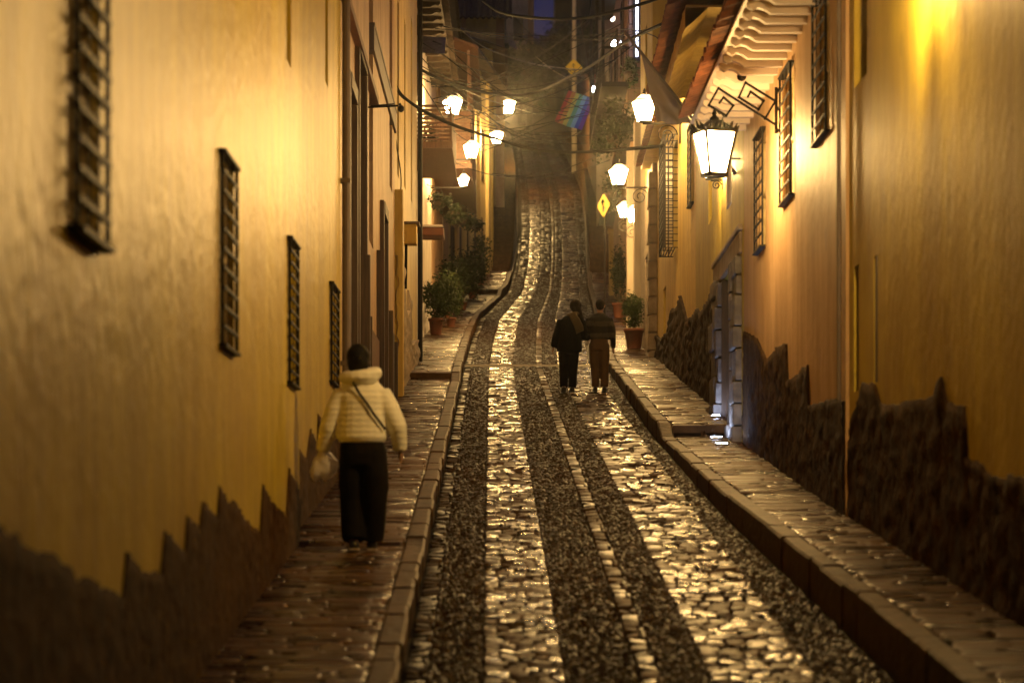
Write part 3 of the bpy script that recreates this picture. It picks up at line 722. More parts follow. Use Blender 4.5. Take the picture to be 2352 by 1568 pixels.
while z < 8:
    h = .38; e = .05 if k % 2 else .0
    mb.box(2.90-e*.4,3.1,59.98-.03,60.5+e*3,z,z+h-.02); z += h; k += 1
mb.build('corner_stones', M['stone'], re_, bevel=.03)
Xr6 = lin(3.2, 66.05, 3.3, 80)
rf = house('white walled house with stained pilasters past the stone corner', 'house', (3.25, 73, float(ZpR(73))))
ops = [(68,69.2,5.3,7.9), (72,73.2,5.7,8.3), (76.5,77.7,6.4,9.0)]
mb = MB(); wall_mesh(mb, 1, Xr6, 66.02, 80, 0, 11.2, ops, .25, 3); mb.build('wall', M['white'], rf)
for o in ops: window(rf, 1, Xr6, o, .25)
for y in (66.3, 70.5, 75): mb = MB(); mb.box(3.05,3.3,y,y+.5,4,11.1); mb.build('pilaster', M['white'], rf)
rg = house('tall brown timber clad house hung with white bulbs on the right', 'house', (3.3, 88, float(ZpR(88))))
Xr7 = lin(3.35, 80.05, 3.6, 102)
mb = MB(); wall_mesh(mb, 1, Xr7, 80.02, 102, 2, 12, [(83,84.3,7.4,9.8),(90,91.3,8.2,10.6)], .3, 4); mb.build('wall', M['tan'], rg)
mb = MB(); z = 12.0
while z < 22:
    mb.box(2.98,3.02,73,100,z,z+.30); mb.box(3.02,6.5,72.96,73.0,z,z+.30); z += .33
mb.build('timber_cladding', M['wood2'], rg)
mb = MB(); mb.box(3.06,7,73.02,100,12.02,22); mb.build('upper_wall', M['wood'], rg)
for y, z in ((75,13),(79.5,13),(84,13.2),(90,13.5),(75,17),(79.5,17),(84,17.2)):
    mb = MB(); mb.box(2.93,3.1,y,y+1.3,z,z+2.1); w = mb.build('window', M['wood'], rg); mb = MB(); mb.box(2.91,2.925,y+.12,y+1.18,z+.12,z+1.98); mb.build('pane', M['glass'], w)
mb = MB()
for z in (12.3, 16.2):
    mb.box(2.3,3.0,72.6,84,z,z+.12)
    for k in range(40): mb.bar((2.33,72.7+k*.285,z+.12),(2.33,72.7+k*.285,z+1.0),.03)
    for k in range(3): mb.bar((2.33+k*.3,72.63,z+.12),(2.33+k*.3,72.63,z+1.0),.03)
    mb.bar((2.33,72.6,z+1.0),(2.33,84,z+1.0),.06); mb.bar((2.33,72.63,z+1.0),(3.0,72.63,z+1.0),.06)
for y in (72.7, 78, 83.9): mb.box(2.30,2.38,y,y+.08,12.42,19)
mb.build('balcony', M['iron'], rg)
# rough garden walls beside the far part of the street
def street_wall(name, label, xf, y0, y1, h, m, th):
    mb = MB(); ys = np.arange(y0, y1+.1, 2.0); V = []
    for y in ys:
        x = float(xf(y)); z = float(Zr(y)) + h + .8*noise.noise((y*.11, h, 0)) + .25*noise.noise((y*.6, h, 0))
        V += [(x,y,z-h-4),(x,y,z),(x+th,y,z),(x+th,y,z-h-4)]
    n = len(ys); F = [(i*4+k, i*4+k+1, i*4+k+5, i*4+k+4) for i in range(n-1) for k in range(3)] + [(0,1,2,3), (4*n-1,4*n-2,4*n-3,4*n-4)]
    mb.add(V, F); return tag(mb.build(name, M[m]), label, 'wall')
street_wall('garden_wall', 'high brown rubble wall on the right of the upper street', lambda y: XWR(y)+.05, 102.2, 224, 6.5, 'dado', 3.0)
street_wall('garden_wall', 'dark rubble wall above the stone stair, left of the upper street', lambda y: XWL(y)-.05, 141, 224, 5.5, 'dado', -3.0)
mb = MB(); mb.box(3.42,3.62,99.5,100.1,9.0,11.75); mb.box(3.38,3.66,99.45,100.15,11.752,11.85); tag(mb.build('gate_pillar', M['cream']), 'pale square pillar by the dark opening on the right of the street', 'pillar')
# ------------------------------------------------------------------ lit lanterns
def frustum(c, w0, w1, h, n=4, rot=math.pi/4):
    """corner points of a four sided body: bottom half width w0, top half width w1"""
    r = lambda w, z: [Vector((c[0]+w*1.4142*math.cos(rot+2*math.pi*k/n), c[1]+w*1.4142*math.sin(rot+2*math.pi*k/n), c[2]+z)) for k in range(n)]
    return r(w0, 0), r(w1, h)
def lantern_body(t, c, w0, w1, h, glass, rot=math.pi/4, crown=False, roofglass=False):
    lo, hi = frustum(c, w0, w1, h, 4, rot); r = .011 if not crown else .022
    mb = MB()
    for k in range(4):
        mb.bar(lo[k], hi[k], r*1.6); mb.bar(lo[k], lo[(k+1)%4], r*2); mb.bar(hi[k], hi[(k+1)%4], r*2.2)
    mb.add([q - Vector((0,0,.01)) for q in lo], QV); mb.build('frame', M['iron'], t)
    for k in range(4):
        a, b, c2, d = lo[k], lo[(k+1)%4], hi[(k+1)%4], hi[k]; cc = (a+b+c2+d)/4
        mb = MB(); mb.add([p + (cc-p)*.04 for p in (a,b,c2,d)], QV); mb.build('pane', M[glass], t)
    top = Vector((c[0],c[1],c[2]+h)); mb = MB()
    if roofglass:
        ap = frustum((c[0],c[1],c[2]+h+.11), w1*.35, w1*.3, .01, 4, rot)[0]
        for k in range(4): mb.add([hi[k], hi[(k+1)%4], ap[(k+1)%4], ap[k]], QV)
        mb.build('roof_glass', M['roofglass'], t); mb = MB()
        mb.add(ap, QV); mb.lathe((c[0],c[1],c[2]+h+.11), [(.05,0),(.055,.02),(.02,.05),(.03,.07),(.005,.12)], 10)
    else:
        o_ = [top + (p-top)*1.06 for p in hi]; ap = frustum((c[0],c[1],c[2]+h+.13), .05, .05, .01, 4, rot)[0]
        mb.add(o_ + ap, [(0,1,5,4),(1,2,6,5),(2,3,7,6),(3,0,4,7),(3,2,1,0),(4,5,6,7)])
        mb.lathe((c[0],c[1],c[2]+h+.13), [(.05,0),(.055,.02),(.02,.05),(.03,.07),(.008,.12)], 10)
    mb.build('cap', M['iron'], t)
    if crown:
        mb = MB()
        for k in range(4):
            a, b = o_[k], o_[(k+1)%4]; u = (b-a)/7; n_ = (a+b)/2 - top; n_.normalize()
            for i in range(7):
                p = a + u*i; ht = (.06,.09,.07,.13,.07,.09,.06)[i]
                q = [p + u*.1, p + u*.9, p + u*.75 + n_*.012 + Vector((0,0,ht*.7)), p + u*.5 + n_*.03 + Vector((0,0,ht)), p + u*.25 + n_*.012 + Vector((0,0,ht*.7))]
                mb.add(q + [x + n_*.01 for x in q], [(0,1,2,3,4),(9,8,7,6,5)] + [(j,5+j,5+(j+1)%5,(j+1)%5) for j in range(5)])
        mb.build('crown', M['iron'], t)
M['roofglass'] = emit('lit_roof_glass', (1,.66,.32), 3)
M['lampF'] = emit('lit_glass_far', WARM, 600)

def P2(u, v, Y): return P(u, v, Y)
# the big hanging lantern on its meander bracket
Yb = 31.4
br = thing('meander_bracket', 'black iron bracket with two square key scrolls carrying the big lantern', 'bracket', tuple(P(1783, 255, Yb)))
mb = MB()
def strip(pts, w=.03):
    q = [P(u, v, Yb) for u, v in pts]
    for a, b in zip(q, q[1:]):
        e = (b-a).normalized()*w*.45; mb.bar(a-e, b+e, w, w*.8)
strip([(1783,204),(1783,303)], .035)
strip([(1783,288),(1650,203),(1628,242),(1668,266),(1684,243),(1662,224),(1653,236)])
strip([(1780,232),(1712,190),(1697,224),(1742,252),(1754,232),(1724,211),(1718,222)])
strip([(1779,236),(1757,273)])
mb.build('scrolls', M['iron'], br)
for v in (208, 250, 300): p = P(1783,v,Yb); mb = MB(); mb.box(p.x-.005, 2.99, Yb-.02, Yb+.02, p.z-.02, p.z+.02); mb.build('wall_fixing', M['iron'], br)
hc = P(1641, 402, Yb)
hl = thing('hanging_lantern', 'big hanging iron lantern with a leafy crown, glowing white under the white eave', 'lantern', tuple(hc))
lantern_body(hl, hc, .10, .182, .48, 'lampA', math.pi/4+.35, True)
mb = MB(); z0 = hc.z+.73; z1 = P(1667,268,Yb).z; x1 = P(1667,268,Yb).x; n = 5
for k in range(n):
    t = (k+.5)/n; c = Vector((hc.x+(x1-hc.x)*t, Yb, z0+(z1-z0)*t)); a = k%2*math.pi/2; hh = abs(z1-z0)/n*.75
    mb.tube([c + Vector((math.cos(a)*math.sin(q)*.018, math.sin(a)*math.sin(q)*.018, math.cos(q)*hh)) for q in np.linspace(0, 2*math.pi, 11)], .006, 5)
mb.build('chain', M['iron'], hl)
# wall lanterns standing on scrolled arms
def wall_lantern(u, vt, vb, wpx, Y, uw, label, arm_v=None, grp=None, xw=None, glass='lamp', sc=1.0):
    bc = P(u, vb, Y); h = (vb-vt)*Y/FP*.74; w1 = wpx*Y/FP/2
    t = thing('wall_lantern', label, 'lantern', tuple(bc), grp)
    lantern_body(t, bc, w1*.55, w1, h, glass, math.pi/4+.25, False, True)
    X1 = xw if xw is not None else P(uw, 0, Y).x; z = P(u, arm_v if arm_v else vb+6, Y).z; s = 1 if X1 > bc.x else -1
    mb = MB(); mb.bar((bc.x - s*.03, Y, z), (X1 + s*.05, Y, z), .035); mb.tube([(bc.x,Y,z),(bc.x,Y,bc.z-.005)], [.02,.035], 8)
    ctr = Vector((X1 - s*.22*sc, Y, z-.2*sc)); pts = []
    for k in range(26):
        a = k*.42; r = .19*sc*(1 - k/32); pts.append(ctr + Vector((s*math.cos(a)*r, 0, math.sin(a)*r)))
    mb.tube(pts, .011, 6); mb.box(*sorted((X1-s*.0, X1+s*.03)), Y-.06, Y+.06, z-.35*sc, z+.12)
    mb.build('arm', M['iron'], t); return t
G = 'wall lanterns along the street'
wall_lantern(1480, 216, 280, 45, 50, 1560, 'white glowing wall lantern beside the drooping grey flag', 284, G)
wall_lantern(1637, 338, 411, 44, 40, 1660, 'lantern on the yellow wall mostly hidden behind the big hanging lantern', 414, G, 2.97, 'lamp', .35)
wall_lantern(1421, 377, 425, 37, 62, 1515, 'glowing wall lantern on a scrolled arm above the yellow road sign', 431, G, 3.02)
wall_lantern(1458, 470, 512, 32, 72, 1500, 'lowest glowing lantern on the right, under the orange tile eave', 516, G, 3.28)
wall_lantern(1436, 462, 500, 30, 78, 1480, 'glowing lantern just left of the lowest lantern on the right', 504, G, 3.3)
wall_lantern(1040, 220, 264, 38, 72, 985, 'largest glowing lantern on the left, before the roof of the balcony house', 268, G, -2.28)
wall_lantern(1168, 226, 260, 26, 150, 1140, 'farthest glowing lantern, with star like glare above the stone stair', 263, G, -.72, 'lampF')
wall_lantern(1141, 298, 330, 25, 108, 1080, 'small glowing lantern above the yellow corner house', 333, G, -1.45)
wall_lantern(1083, 322, 364, 31, 76, 1030, 'glowing lantern at the end of the wooden balcony', 367, G, -2.25)
wall_lantern(1065, 402, 428, 22, 77.2, 1030, 'small lit lamp under the brown awning on the left', 431, G, -2.25)
# lanterns above the frame that light the near walls
def near_lantern(x, Y, z, s, label, gm):
    t = thing('wall_lantern', label, 'lantern', (x, Y, z), G)
    lantern_body(t, Vector((x,Y,z)), .055, .085, .36, gm, math.pi/4, False, False)
    mb = MB(); X1 = 3.08 if s > 0 else -1.86; mb.bar((x - s*.03, Y, z+.78), (X1 + s*.3, Y, z+.78), .035); mb.tube([(x,Y,z+.5),(x,Y,z+.78)], .012, 8); mb.build('arm', M['iron'], t)
M['lampN'] = emit('lit_glass_near', WARM, 700); M['lampB'] = emit('lit_glass_behind', WARM, 150)
near_lantern(2.9, 21.0, 4.42, 1, 'lit lantern high on the near right ochre wall', 'lampN')
near_lantern(2.8, 7.5, 4.6, 1, 'lit lantern on the right wall behind the photographer', 'lampB')
# small cool lights
for k, (u, v, Y, r) in enumerate([(1418,52,84,.09),(1415,103,80,.13),(1408,148,86,.09),(1403,207,88,.10),(1405,240,88,.09),(1362,205,101,.1)]):
    p = P(u, v, Y); t = thing('bulb', ['topmost white bulb under the white strip light','biggest white bulb on the timber house','white bulb on a thin upright post on the timber house','white bulb level with the rainbow flag on the timber house','lowest white bulb on the timber house','white bulb over the rainbow flag'][k], 'light bulb', tuple(p), 'white bulbs on the timber house')
    mb = MB(); mb.ball(p, r, 12, 8); mb.build('globe', M['coolw'], t, True)
    mb = MB(); mb.tube([p+Vector((0,0,r*.8)), p+Vector((0,0,r*1.9))], r*.5, 8)
    if k in (2, 3): mb.tube([p+Vector((.02,0,-r)), p+Vector((.02,0,-2.2))], .025, 6)
    if k == 5: mb.bar(p+Vector((0,0,r*1.9)), p+Vector((.9,.5,.6)), .03)
    else: mb.bar(p+Vector((0,0,r*1.9)), Vector((2.99,Y,p.z+r*1.9)), .03)
    mb.build('holder', M['iron'], t)
p = P(1411, 44, 82); t = thing('strip_light', 'short slanting white tube lamp high on the timber house', 'lamp', tuple(p))
mb = MB(); mb.tube([P(1404,48,82), P(1420,36,82)], .045, 8); mb.build('tube', M['coolw2'] if 'coolw2' in M else emit('cool_tube',(1,.8,.65),4), t)
mb = MB(); mb.bar(P(1420,36,82), Vector((3.0,82,P(0,34,82).z)), .05); mb.build('arm', M['iron'], t)
p = P(1469, 108, 72.4); t = thing('glow_panel', 'tall cool white glowing panel in place of the LED lit wall edge of the timber house', 'lamp', (2.96, 72.5, 12.4))
mb = MB(); mb.box(3.19,3.24,72.7,72.9,13.1,15.3); mb.build('panel', emit('lit_edge_glow', (.66,.7,1.0), 5), t)  # added glow stands in for a wall edge lit by LEDs
mb = MB(); mb.box(3.12,3.3,72.91,72.95,13.0,15.4); mb.build('backplate', M['iron'], t)
for k, (u, v) in enumerate([(1645,1011),(1658,1030)]):
    Y = 36.9 if k == 0 else 35.6; x = P(u,0,Y).x; z = float(ZpR(Y)) + .02
    t = thing('ground_light', ['round white ground light nearer the stone doorway','round white ground light one step nearer the viewer'][k], 'ground light', (x, Y, z), 'white lights set in the pavement')
    mb = MB(); mb.lathe((x,Y,z-.03), [(.09,0),(.09,.045),(.075,.05)], 20); mb.build('ring', M['steel'], t, True)
    mb = MB(); mb.lathe((x,Y,z+.0205), [(.07,0),(.07,.004)], 20); mb.build('lens', M['coolg'] if 'coolg' in M else emit('cool_ground',(.58,.69,1.0),95), t)
for k, y in enumerate((39.35,)):
    x = 2.83; z = float(ZpR(y)) + .02
    t = thing('ground_light', 'white uplight at the foot of the far stone jamb above the pavement step', 'ground light', (x, y, z), 'white lights set in the pavement')
    mb = MB(); mb.lathe((x,y,z-.03), [(.075,0),(.075,.045),(.06,.05)], 20); mb.build('ring', M['steel'], t, True)
    mb = MB(); mb.lathe((x,y,z+.0205), [(.055,0),(.055,.004)], 20); mb.build('lens', emit('cool_uplight',(.55,.66,1.0),120), t)

# ------------------------------------------------------------------ signs, flags, boxes, wires
def yellow_sign(c, sz, rot, label, pole=None):
    t = thing('road_sign', label, 'road sign', tuple(c)); R = Matrix.Rotation(rot, 3, 'Z'); h = sz/2
    def dia(k, dy, th, m, nm):
        mb = MB(); q = []
        for yy in (dy, dy+th):
            for i in range(4):
                for da in (-.12, .12):
                    a = i*math.pi/2 + da; q.append(Vector(c) + R @ Vector((math.cos(a)*h*k, yy, math.sin(a)*h*k)))
        mb.add(q, [tuple(range(8)), tuple(range(15,7,-1))] + [(i, 8+i, 8+(i+1)%8, (i+1)%8) for i in range(8)]); return mb.build(nm, m, t)
    dia(1, 0, .012, M['signy'], 'plate')
    mb = MB()                                      # winding arrow
    def seg(pts, w):
        for a, b in zip(pts, pts[1:]):
            A = Vector(c) + R @ Vector((a[0]*sz,-.008,a[1]*sz)); B = Vector(c) + R @ Vector((b[0]*sz,-.008,b[1]*sz)); mb.bar(A, B, .012, w*sz) if abs(a[1]-b[1]) < .01 else mb.bar(A, B, w*sz, .012)
    seg([(.02,-.27),(.02,-.05),(-.03,.03),(-.03,.22)], .07); seg([(-.03,.26),(-.13,.12)], .06); seg([(-.03,.26),(.09,.13)], .06); seg([(.02,-.05),(.14,-.14)], .05)
    mb.build('symbol', M['iron'], t)
    if pole:
        mb = MB(); q = Vector(c) + R @ Vector((0,.045,0)); mb.tube([(q.x,q.y,pole[0]),(q.x,q.y,pole[1])], .024, 8); mb.build('post', M['iron'], t)
M['signy'] = mat('yellow_sign_paint', (.70,.50,.02), .5, var=.06)
c = P(1386,472,75); yellow_sign(c, .6, -1.05, 'yellow diamond road sign on a post at the right edge of the street', (float(ZpR(75)), c.z+.25))
c = P(1318,156,163.7); yellow_sign(c, .95, 0, 'yellow diamond road sign with a black symbol high on the pale utility pole')
x = P(1319,0,164).x
t = thing('utility_pole', 'thin pale utility pole rising behind the high yellow road sign', 'pole', (x,164,float(Zr(164))))
mb = MB(); mb.tube([(x,164,float(Zr(164))-.5),(x,164,38)], [.16,.10], 12); mb.build('shaft', mat('pale_pole',(.5,.42,.3),.8), t, True)
mb = MB(); mb.bar((x-1.1,164,35.6),(x+1.1,164,35.6),.12); mb.bar((x-.8,164,34.6),(x+.8,164,34.6),.1); mb.tube([(x+.1,164,33.6),(x+.9,163,27.5)],.03,6); mb.build('crossarm', M['wood'], t)
def cloth(name, quad, nx_, nz_, amp, m, parent, seed=0, axis=Vector((0,1,0)), two=True):
    a, b, c, d = [Vector(q) for q in quad]; mb = MB(); V = []
    for i in range(nx_+1):
        for j in range(nz_+1):
            s, t_ = i/nx_, j/nz_; p = a*(1-s)*(1-t_) + b*s*(1-t_) + c*s*t_ + d*(1-s)*t_
            V.append(p + axis*amp*(math.sin(s*7+seed+t_*2)*.6 + noise.noise((s*3+seed,t_*3,1)))*min(1, t_*1.5+.2))
    N = len(V); n = nz_+1; F = [(i*n+j,(i+1)*n+j,(i+1)*n+j+1,i*n+j+1) for i in range(nx_) for j in range(nz_)]
    mb.add(V + [v + axis*.012 for v in V], F + [tuple(N+q for q in reversed(f)) for f in F] )
    o = mb.build(name, m, parent, True); return o, (nx_, nz_, len(F))
Yf = 37.2
t = thing('grey_flag', 'drooping grey flag on a slanting pole beside the white lantern', 'flag', tuple(P(1600,296,Yf)))
mb = MB(); mb.tube([P(1434,72,Yf), P(1690,400,Yf)], [.02,.026], 8); mb.build('pole', mat('grey_pole',(.16,.13,.12),.6), t, True)
M['flagg'] = mat('grey_flag_cloth', (.24,.19,.17), .9, var=.15)
cloth('cloth', [P(1474,128,Yf-.03), P(1592,282,Yf-.03), P(1560,284,Yf-.03), P(1509,281,Yf-.03)], 14, 12, .12, M['flagg'], t, 1)
Yr = 104
t = thing('rainbow_flag', 'rainbow striped flag hanging from a slanting pole over the street', 'flag', tuple(P(1364,205,Yr)))
mb = MB(); mb.tube([P(1276,200,Yr), P(1414,244,Yr+.2)], .035, 8); mb.build('pole', M['iron'], t)
cols = [(.45,.03,.03),(.55,.2,.04),(.6,.5,.1),(.1,.35,.2),(.2,.45,.6),(.05,.1,.4),(.14,.05,.28)]
fl, (nx_, nz_, nf) = cloth('cloth', [P(1306,208,Yr-.04), P(1366,228,Yr-.04), P(1336,300,Yr-.04), P(1274,280,Yr-.04)], 14, 14, .14, [mat('flag_stripe', c, .85, var=.05) for c in cols], t, 2)
mi = [min(6, (k % nf)//nz_//2) for k in range(len(fl.data.polygons))]
# the mesh keeps face order, so a stripe is two columns of faces
fl.data.polygons.foreach_set('material_index', mi)
t = thing('red_flag', 'dark red flag hanging limp right of the rainbow flag', 'flag', tuple(P(1372,190,Yr)))
cloth('cloth', [P(1366,170,Yr), P(1372,168,Yr), P(1388,232,Yr), P(1362,246,Yr)], 8, 10, .1, mat('red_cloth',(.22,.02,.02),.85), t, 4)
mb = MB(); mb.tube([P(1366,168,Yr), P(1400,190,Yr+.1)], .03, 6); mb.build('pole', M['iron'], t)
# electric meter box, wall arm, plaque
t = thing('meter_box', 'small tilted yellowed electricity box on the pale cream house', 'meter box', (-1.93, 50, 5.8))
mb = MB(); mb.box(-1.95,-1.68,49.8,50.25,5.68,6.02); mb.build('body', M['yellow'], t, bevel=.015)
mb = MB(); mb.box(-1.96,-1.63,49.75,50.3,6.022,6.06); mb.build('lid', M['pipe'], t); mb = MB(); mb.tube([(-1.87,50,5.68),(-1.88,50,4.9)],.025,6); mb.build('conduit', M['cable'], t)
t = thing('arm_camera', 'black camera at the end of a horizontal arm over the left pavement', 'camera', tuple(P(845,247,38)))
mb = MB(); mb.tube([(-1.96,38,P(0,247,38).z),(P(915,0,38).x,38,P(0,243,38).z)], .014, 8); mb.tube([(-1.9,38,P(0,247,38).z+.02),(P(905,0,38).x,38,P(0,239,38).z)], .009, 6); mb.build('arm', M['iron'], t)
mb = MB(); q = P(921,250,38); mb.ball(q, (.045,.07,.05), 10, 7); mb.tube([q+Vector((0,0,.03)), q+Vector((-.02,0,.07))], .02, 6); mb.build('head', M['iron'], t, True)
t = thing('hanging_banner', 'narrow white banner hanging by the carved stone doorway', 'banner', (2.75,36.2,5.2))
mb = MB(); mb.box(2.80,2.815,36.25,36.9,3.95+.7,5.25); mb.build('cloth', mat('white_cloth',(.7,.68,.66),.8,var=.05), t); mb = MB(); mb.bar((2.8,36.2,5.27),(2.8,36.95,5.27),.025); mb.bar((2.8,36.6,5.27),(2.97,36.6,5.27),.02); mb.build('rod', M['iron'], t)

def cable(label, pts, r=.02, group=None, name='overhead_cable', m='cable', sub=6):
    """pts: (u, v, Y); a smooth curve through points set at real distances"""
    q = [P(*p) for p in pts]; out = []
    for i in range(len(q)-1):
        p0, p1, p2, p3 = q[max(0,i-1)], q[i], q[i+1], q[min(len(q)-1,i+2)]
        for k in range(sub):
            t_ = k/sub; out.append(.5*((2*p1) + (p2-p0)*t_ + (2*p0-5*p1+4*p2-p3)*t_**2 + (3*p1-p0-3*p2+p3)*t_**3))
    out.append(q[-1]); mb = MB(); mb.tube(out, r, 5); return tag(mb.build(name, M[m], None, True), label, 'cable', group)
cable('thick black cable bundle sagging from the cream house to the window cage', [(903,-20,47),(904,150,47),(908,192,47.5),(930,225,48),(980,258,49),(1060,294,50),(1140,319,51),(1200,338,51.5),(1260,348,52),(1330,350,52),(1400,346,52),(1470,339,52),(1526,334,52)], .026)
cable('second cable twisted round the bundle from the cream house', [(905,120,47.1),(912,205,47.6),(940,236,48.3),(990,267,49.2),(1060,297,50),(1150,323,51),(1225,344,51.6),(1300,352,52),(1420,347,52),(1526,338,52.1)], .012)
cable('black cable bundle dipping below the high road sign to the grey flag pole', [(966,160,60),(1010,182,61),(1080,206,64),(1160,219,68),(1230,213,70),(1306,178,66),(1360,150,62),(1435,98,56),(1530,52,50)], .035)
cable('heavy cable across the top of the picture', [(1090,-15,70),(1150,28,66),(1250,43,62),(1330,42,60),(1400,30,58),(1480,8,56),(1560,-20,54)], .035)
g = 'thin black cables in the tangle over the street'; lb_ = 'thin black cable in the tangle between the houses'
for pts in ([(1000,66,64),(1100,75,68),(1190,80,70),(1300,84,70),(1440,75,66),(1520,62,60)],
            [(1020,62,64),(1150,84,70),(1280,92,72),(1400,86,68),(1520,68,60)],
            [(1010,58,64),(1110,82,68),(1200,92,70),(1330,94,70),(1440,84,66)],
            [(1192,84,90),(1250,120,90),(1320,171,92),(1345,184,93)],
            [(965,150,60),(1040,196,64),(1110,245,70),(1170,285,78)],
            [(962,175,60),(1030,215,64),(1090,262,72),(1160,300,80)],
            [(966,130,60),(1010,170,63),(1090,200,70),(1200,222,76),(1300,226,78),(1400,238,74)],
            [(1000,235,66),(1120,262,72),(1240,258,76),(1360,240,76),(1460,238,70)],
            [(1180,312,86),(1250,272,82),(1310,240,78),(1370,190,74),(1430,120,66)],
            [(1050,368,80),(1150,332,84),(1250,290,82),(1330,268,78),(1440,262,70)],
            [(1130,399,76),(1200,404,78),(1280,392,78),(1340,372,76),(1400,345,70)],
            [(1010,360,66),(1120,400,74),(1220,408,78),(1310,398,78),(1400,368,70)],
            [(1165,25,90),(1240,100,90),(1290,140,90)],
            [(968,190,60),(1000,240,62),(1040,300,66),(1100,340,74)],
            [(1270,150,88),(1360,215,80),(1465,242,60)],
            [(1350,120,80),(1420,70,66),(1500,82,56),(1520,110,52)],
            [(972,100,60),(1060,150,64),(1140,172,70),(1240,205,76),(1360,262,76)],
            [(905,300,46.9),(915,360,47.5),(921,410,48),(918,470,47.8),(907,560,46.9)]):
    cable(lb_, pts, .011, g)
cable('pale cable strung with droplets from the left roofs to the high road sign', [(1060,70,90),(1110,108,92),(1180,135,96),(1240,150,100),(1295,157,104),(1330,160,108)], .016, None, 'overhead_cable', 'palecable')
cable('pale cable sagging below the high yellow road sign', [(1230,130,92),(1275,165,94),(1325,186,96),(1360,172,98)], .014, None, 'overhead_cable', 'palecable')
cable('pale cable over the dark tiled roof on the left', [(968,170,60),(1035,192,64),(1065,206,68),(1140,236,76),(1230,262,84)], .013, None, 'overhead_cable', 'palecable')

r = random.Random(11)
for k in range(16):
    ul, vl, Yl = r.uniform(965, 1120), r.uniform(30, 300), r.uniform(60, 84); ur, vr, Yr_ = r.uniform(1290, 1500), r.uniform(20, 330), r.uniform(58, 84)
    sag = r.uniform(8, 45); pts = []
    for i in range(6):
        q = i/5; pts.append((ul + (ur-ul)*q, vl + (vr-vl)*q + sag*4*q*(1-q), Yl + (Yr_-Yl)*q))
    cable(lb_, pts, r.uniform(.008, .016), g)
# ------------------------------------------------------------------ plants
def leaves(mb, c, rad, n, sz, clumps=14, seed=0, droop=0):
    r = random.Random(seed); cs = []
    for _ in range(clumps):
        while True:
            d = Vector((r.uniform(-1,1), r.uniform(-1,1), r.uniform(-1,1)))
            if .35 < d.length < 1: break
        cs.append((Vector((c[0]+d.x*rad[0]*.8, c[1]+d.y*rad[1]*.8, c[2]+d.z*rad[2]*.8)), r.uniform(.25,.5)))
    for _ in range(n):
        p0, k = r.choice(cs)
        p = p0 + Vector((r.gauss(0,1)*rad[0], r.gauss(0,1)*rad[1], r.gauss(0,1)*rad[2]))*k*.6
        d = Vector((r.uniform(-1,1), r.uniform(-1,1), r.uniform(-.6,1)-droop)).normalized()
        w = d.cross(Vector((r.uniform(-1,1), r.uniform(-1,1), r.uniform(-1,1)))).normalized(); s = sz*r.uniform(.6,1.4)
        nn = d.cross(w)*.12*s
        mb.add([p, p + d*s*.5 + w*s*.24 + nn, p + d*s, p + d*s*.5 - w*s*.24 + nn], QV)
def pot_plant(label, c, pw, ph, rad, n, lsz, m='leaf', group=None, seed=0, tall=0):
    t = thing('potted_plant', label, 'potted plant', tuple(c), group); c = Vector(c)
    mb = MB(); mb.lathe(c, [(pw*.36,0),(pw*.37,.01),(pw*.47,ph*.82),(pw*.53,ph*.83),(pw*.54,ph),(pw*.47,ph),(pw*.45,ph*.86)], 20); mb.build('pot', M['terracotta'], t, True)
    mb = MB(); top = c + Vector((0,0,ph)); r = random.Random(seed)
    for k in range(7):
        a = r.uniform(0,6.28); mb.tube([top - Vector((0,0,ph*.15)), top + Vector((math.cos(a)*rad[0]*.3, math.sin(a)*rad[1]*.3, rad[2]*.9)), top + Vector((math.cos(a)*rad[0]*.7, math.sin(a)*rad[1]*.7, rad[2]*1.6))], [.012,.008,.004], 5)
    mb.build('stem', M['stem'], t)
    mb = MB(); leaves(mb, top + Vector((0,0,rad[2]*.95+tall)), rad, n, lsz, 22, seed); mb.build('foliage', M[m], t)
    return t
def gnd(u, Y, side=-1): return Vector(((u-U0)*Y/FP, Y, float(ZpL(Y) if side < 0 else ZpR(Y)) + .01))
GP = 'potted plants along the house walls'
pot_plant('big bushy fern like plant in a terracotta pot, first on the left pavement', gnd(1001,71.5), .36, .42, (.46,.38,.58), 2200, .09, 'leaf', GP, 3)
pot_plant('leafy plant leaning out right of the first pot on the left pavement', gnd(1036,77), .26, .25, (.36,.34,.62), 1300, .09, 'leaf', GP, 4)
pot_plant('dark tall plant in a pot behind the two front pots on the left', gnd(1030,83), .3, .3, (.45,.4,.85), 1100, .11, 'leafd', GP, 5)
pot_plant('broad dark plant at the foot of the brown balcony house', gnd(1062,90), .3, .25, (.5,.45,.8), 1100, .12, 'leafd', GP, 6)
pot_plant('dark potted plant by the foot of the yellow corner house', gnd(1085,97.5), .3, .25, (.45,.45,.75), 1000, .12, 'leafd', GP, 7)
pot_plant('tall green potted plant below the yellow corner house wall', gnd(1104,103.5), .3, .3, (.42,.42,.95), 1000, .12, 'leaf', GP, 8)
pot_plant('rounded green bush in a big terracotta pot on the right pavement', gnd(1456,64.2,1), .44, .46, (.27,.27,.43), 2600, .06, 'leaf', GP, 9)
pot_plant('dark climbing plant in a pot beside the pale square pillar', gnd(1422,84,1), .4, .45, (.22,.3,.95), 1000, .1, 'leafd', GP, 10)
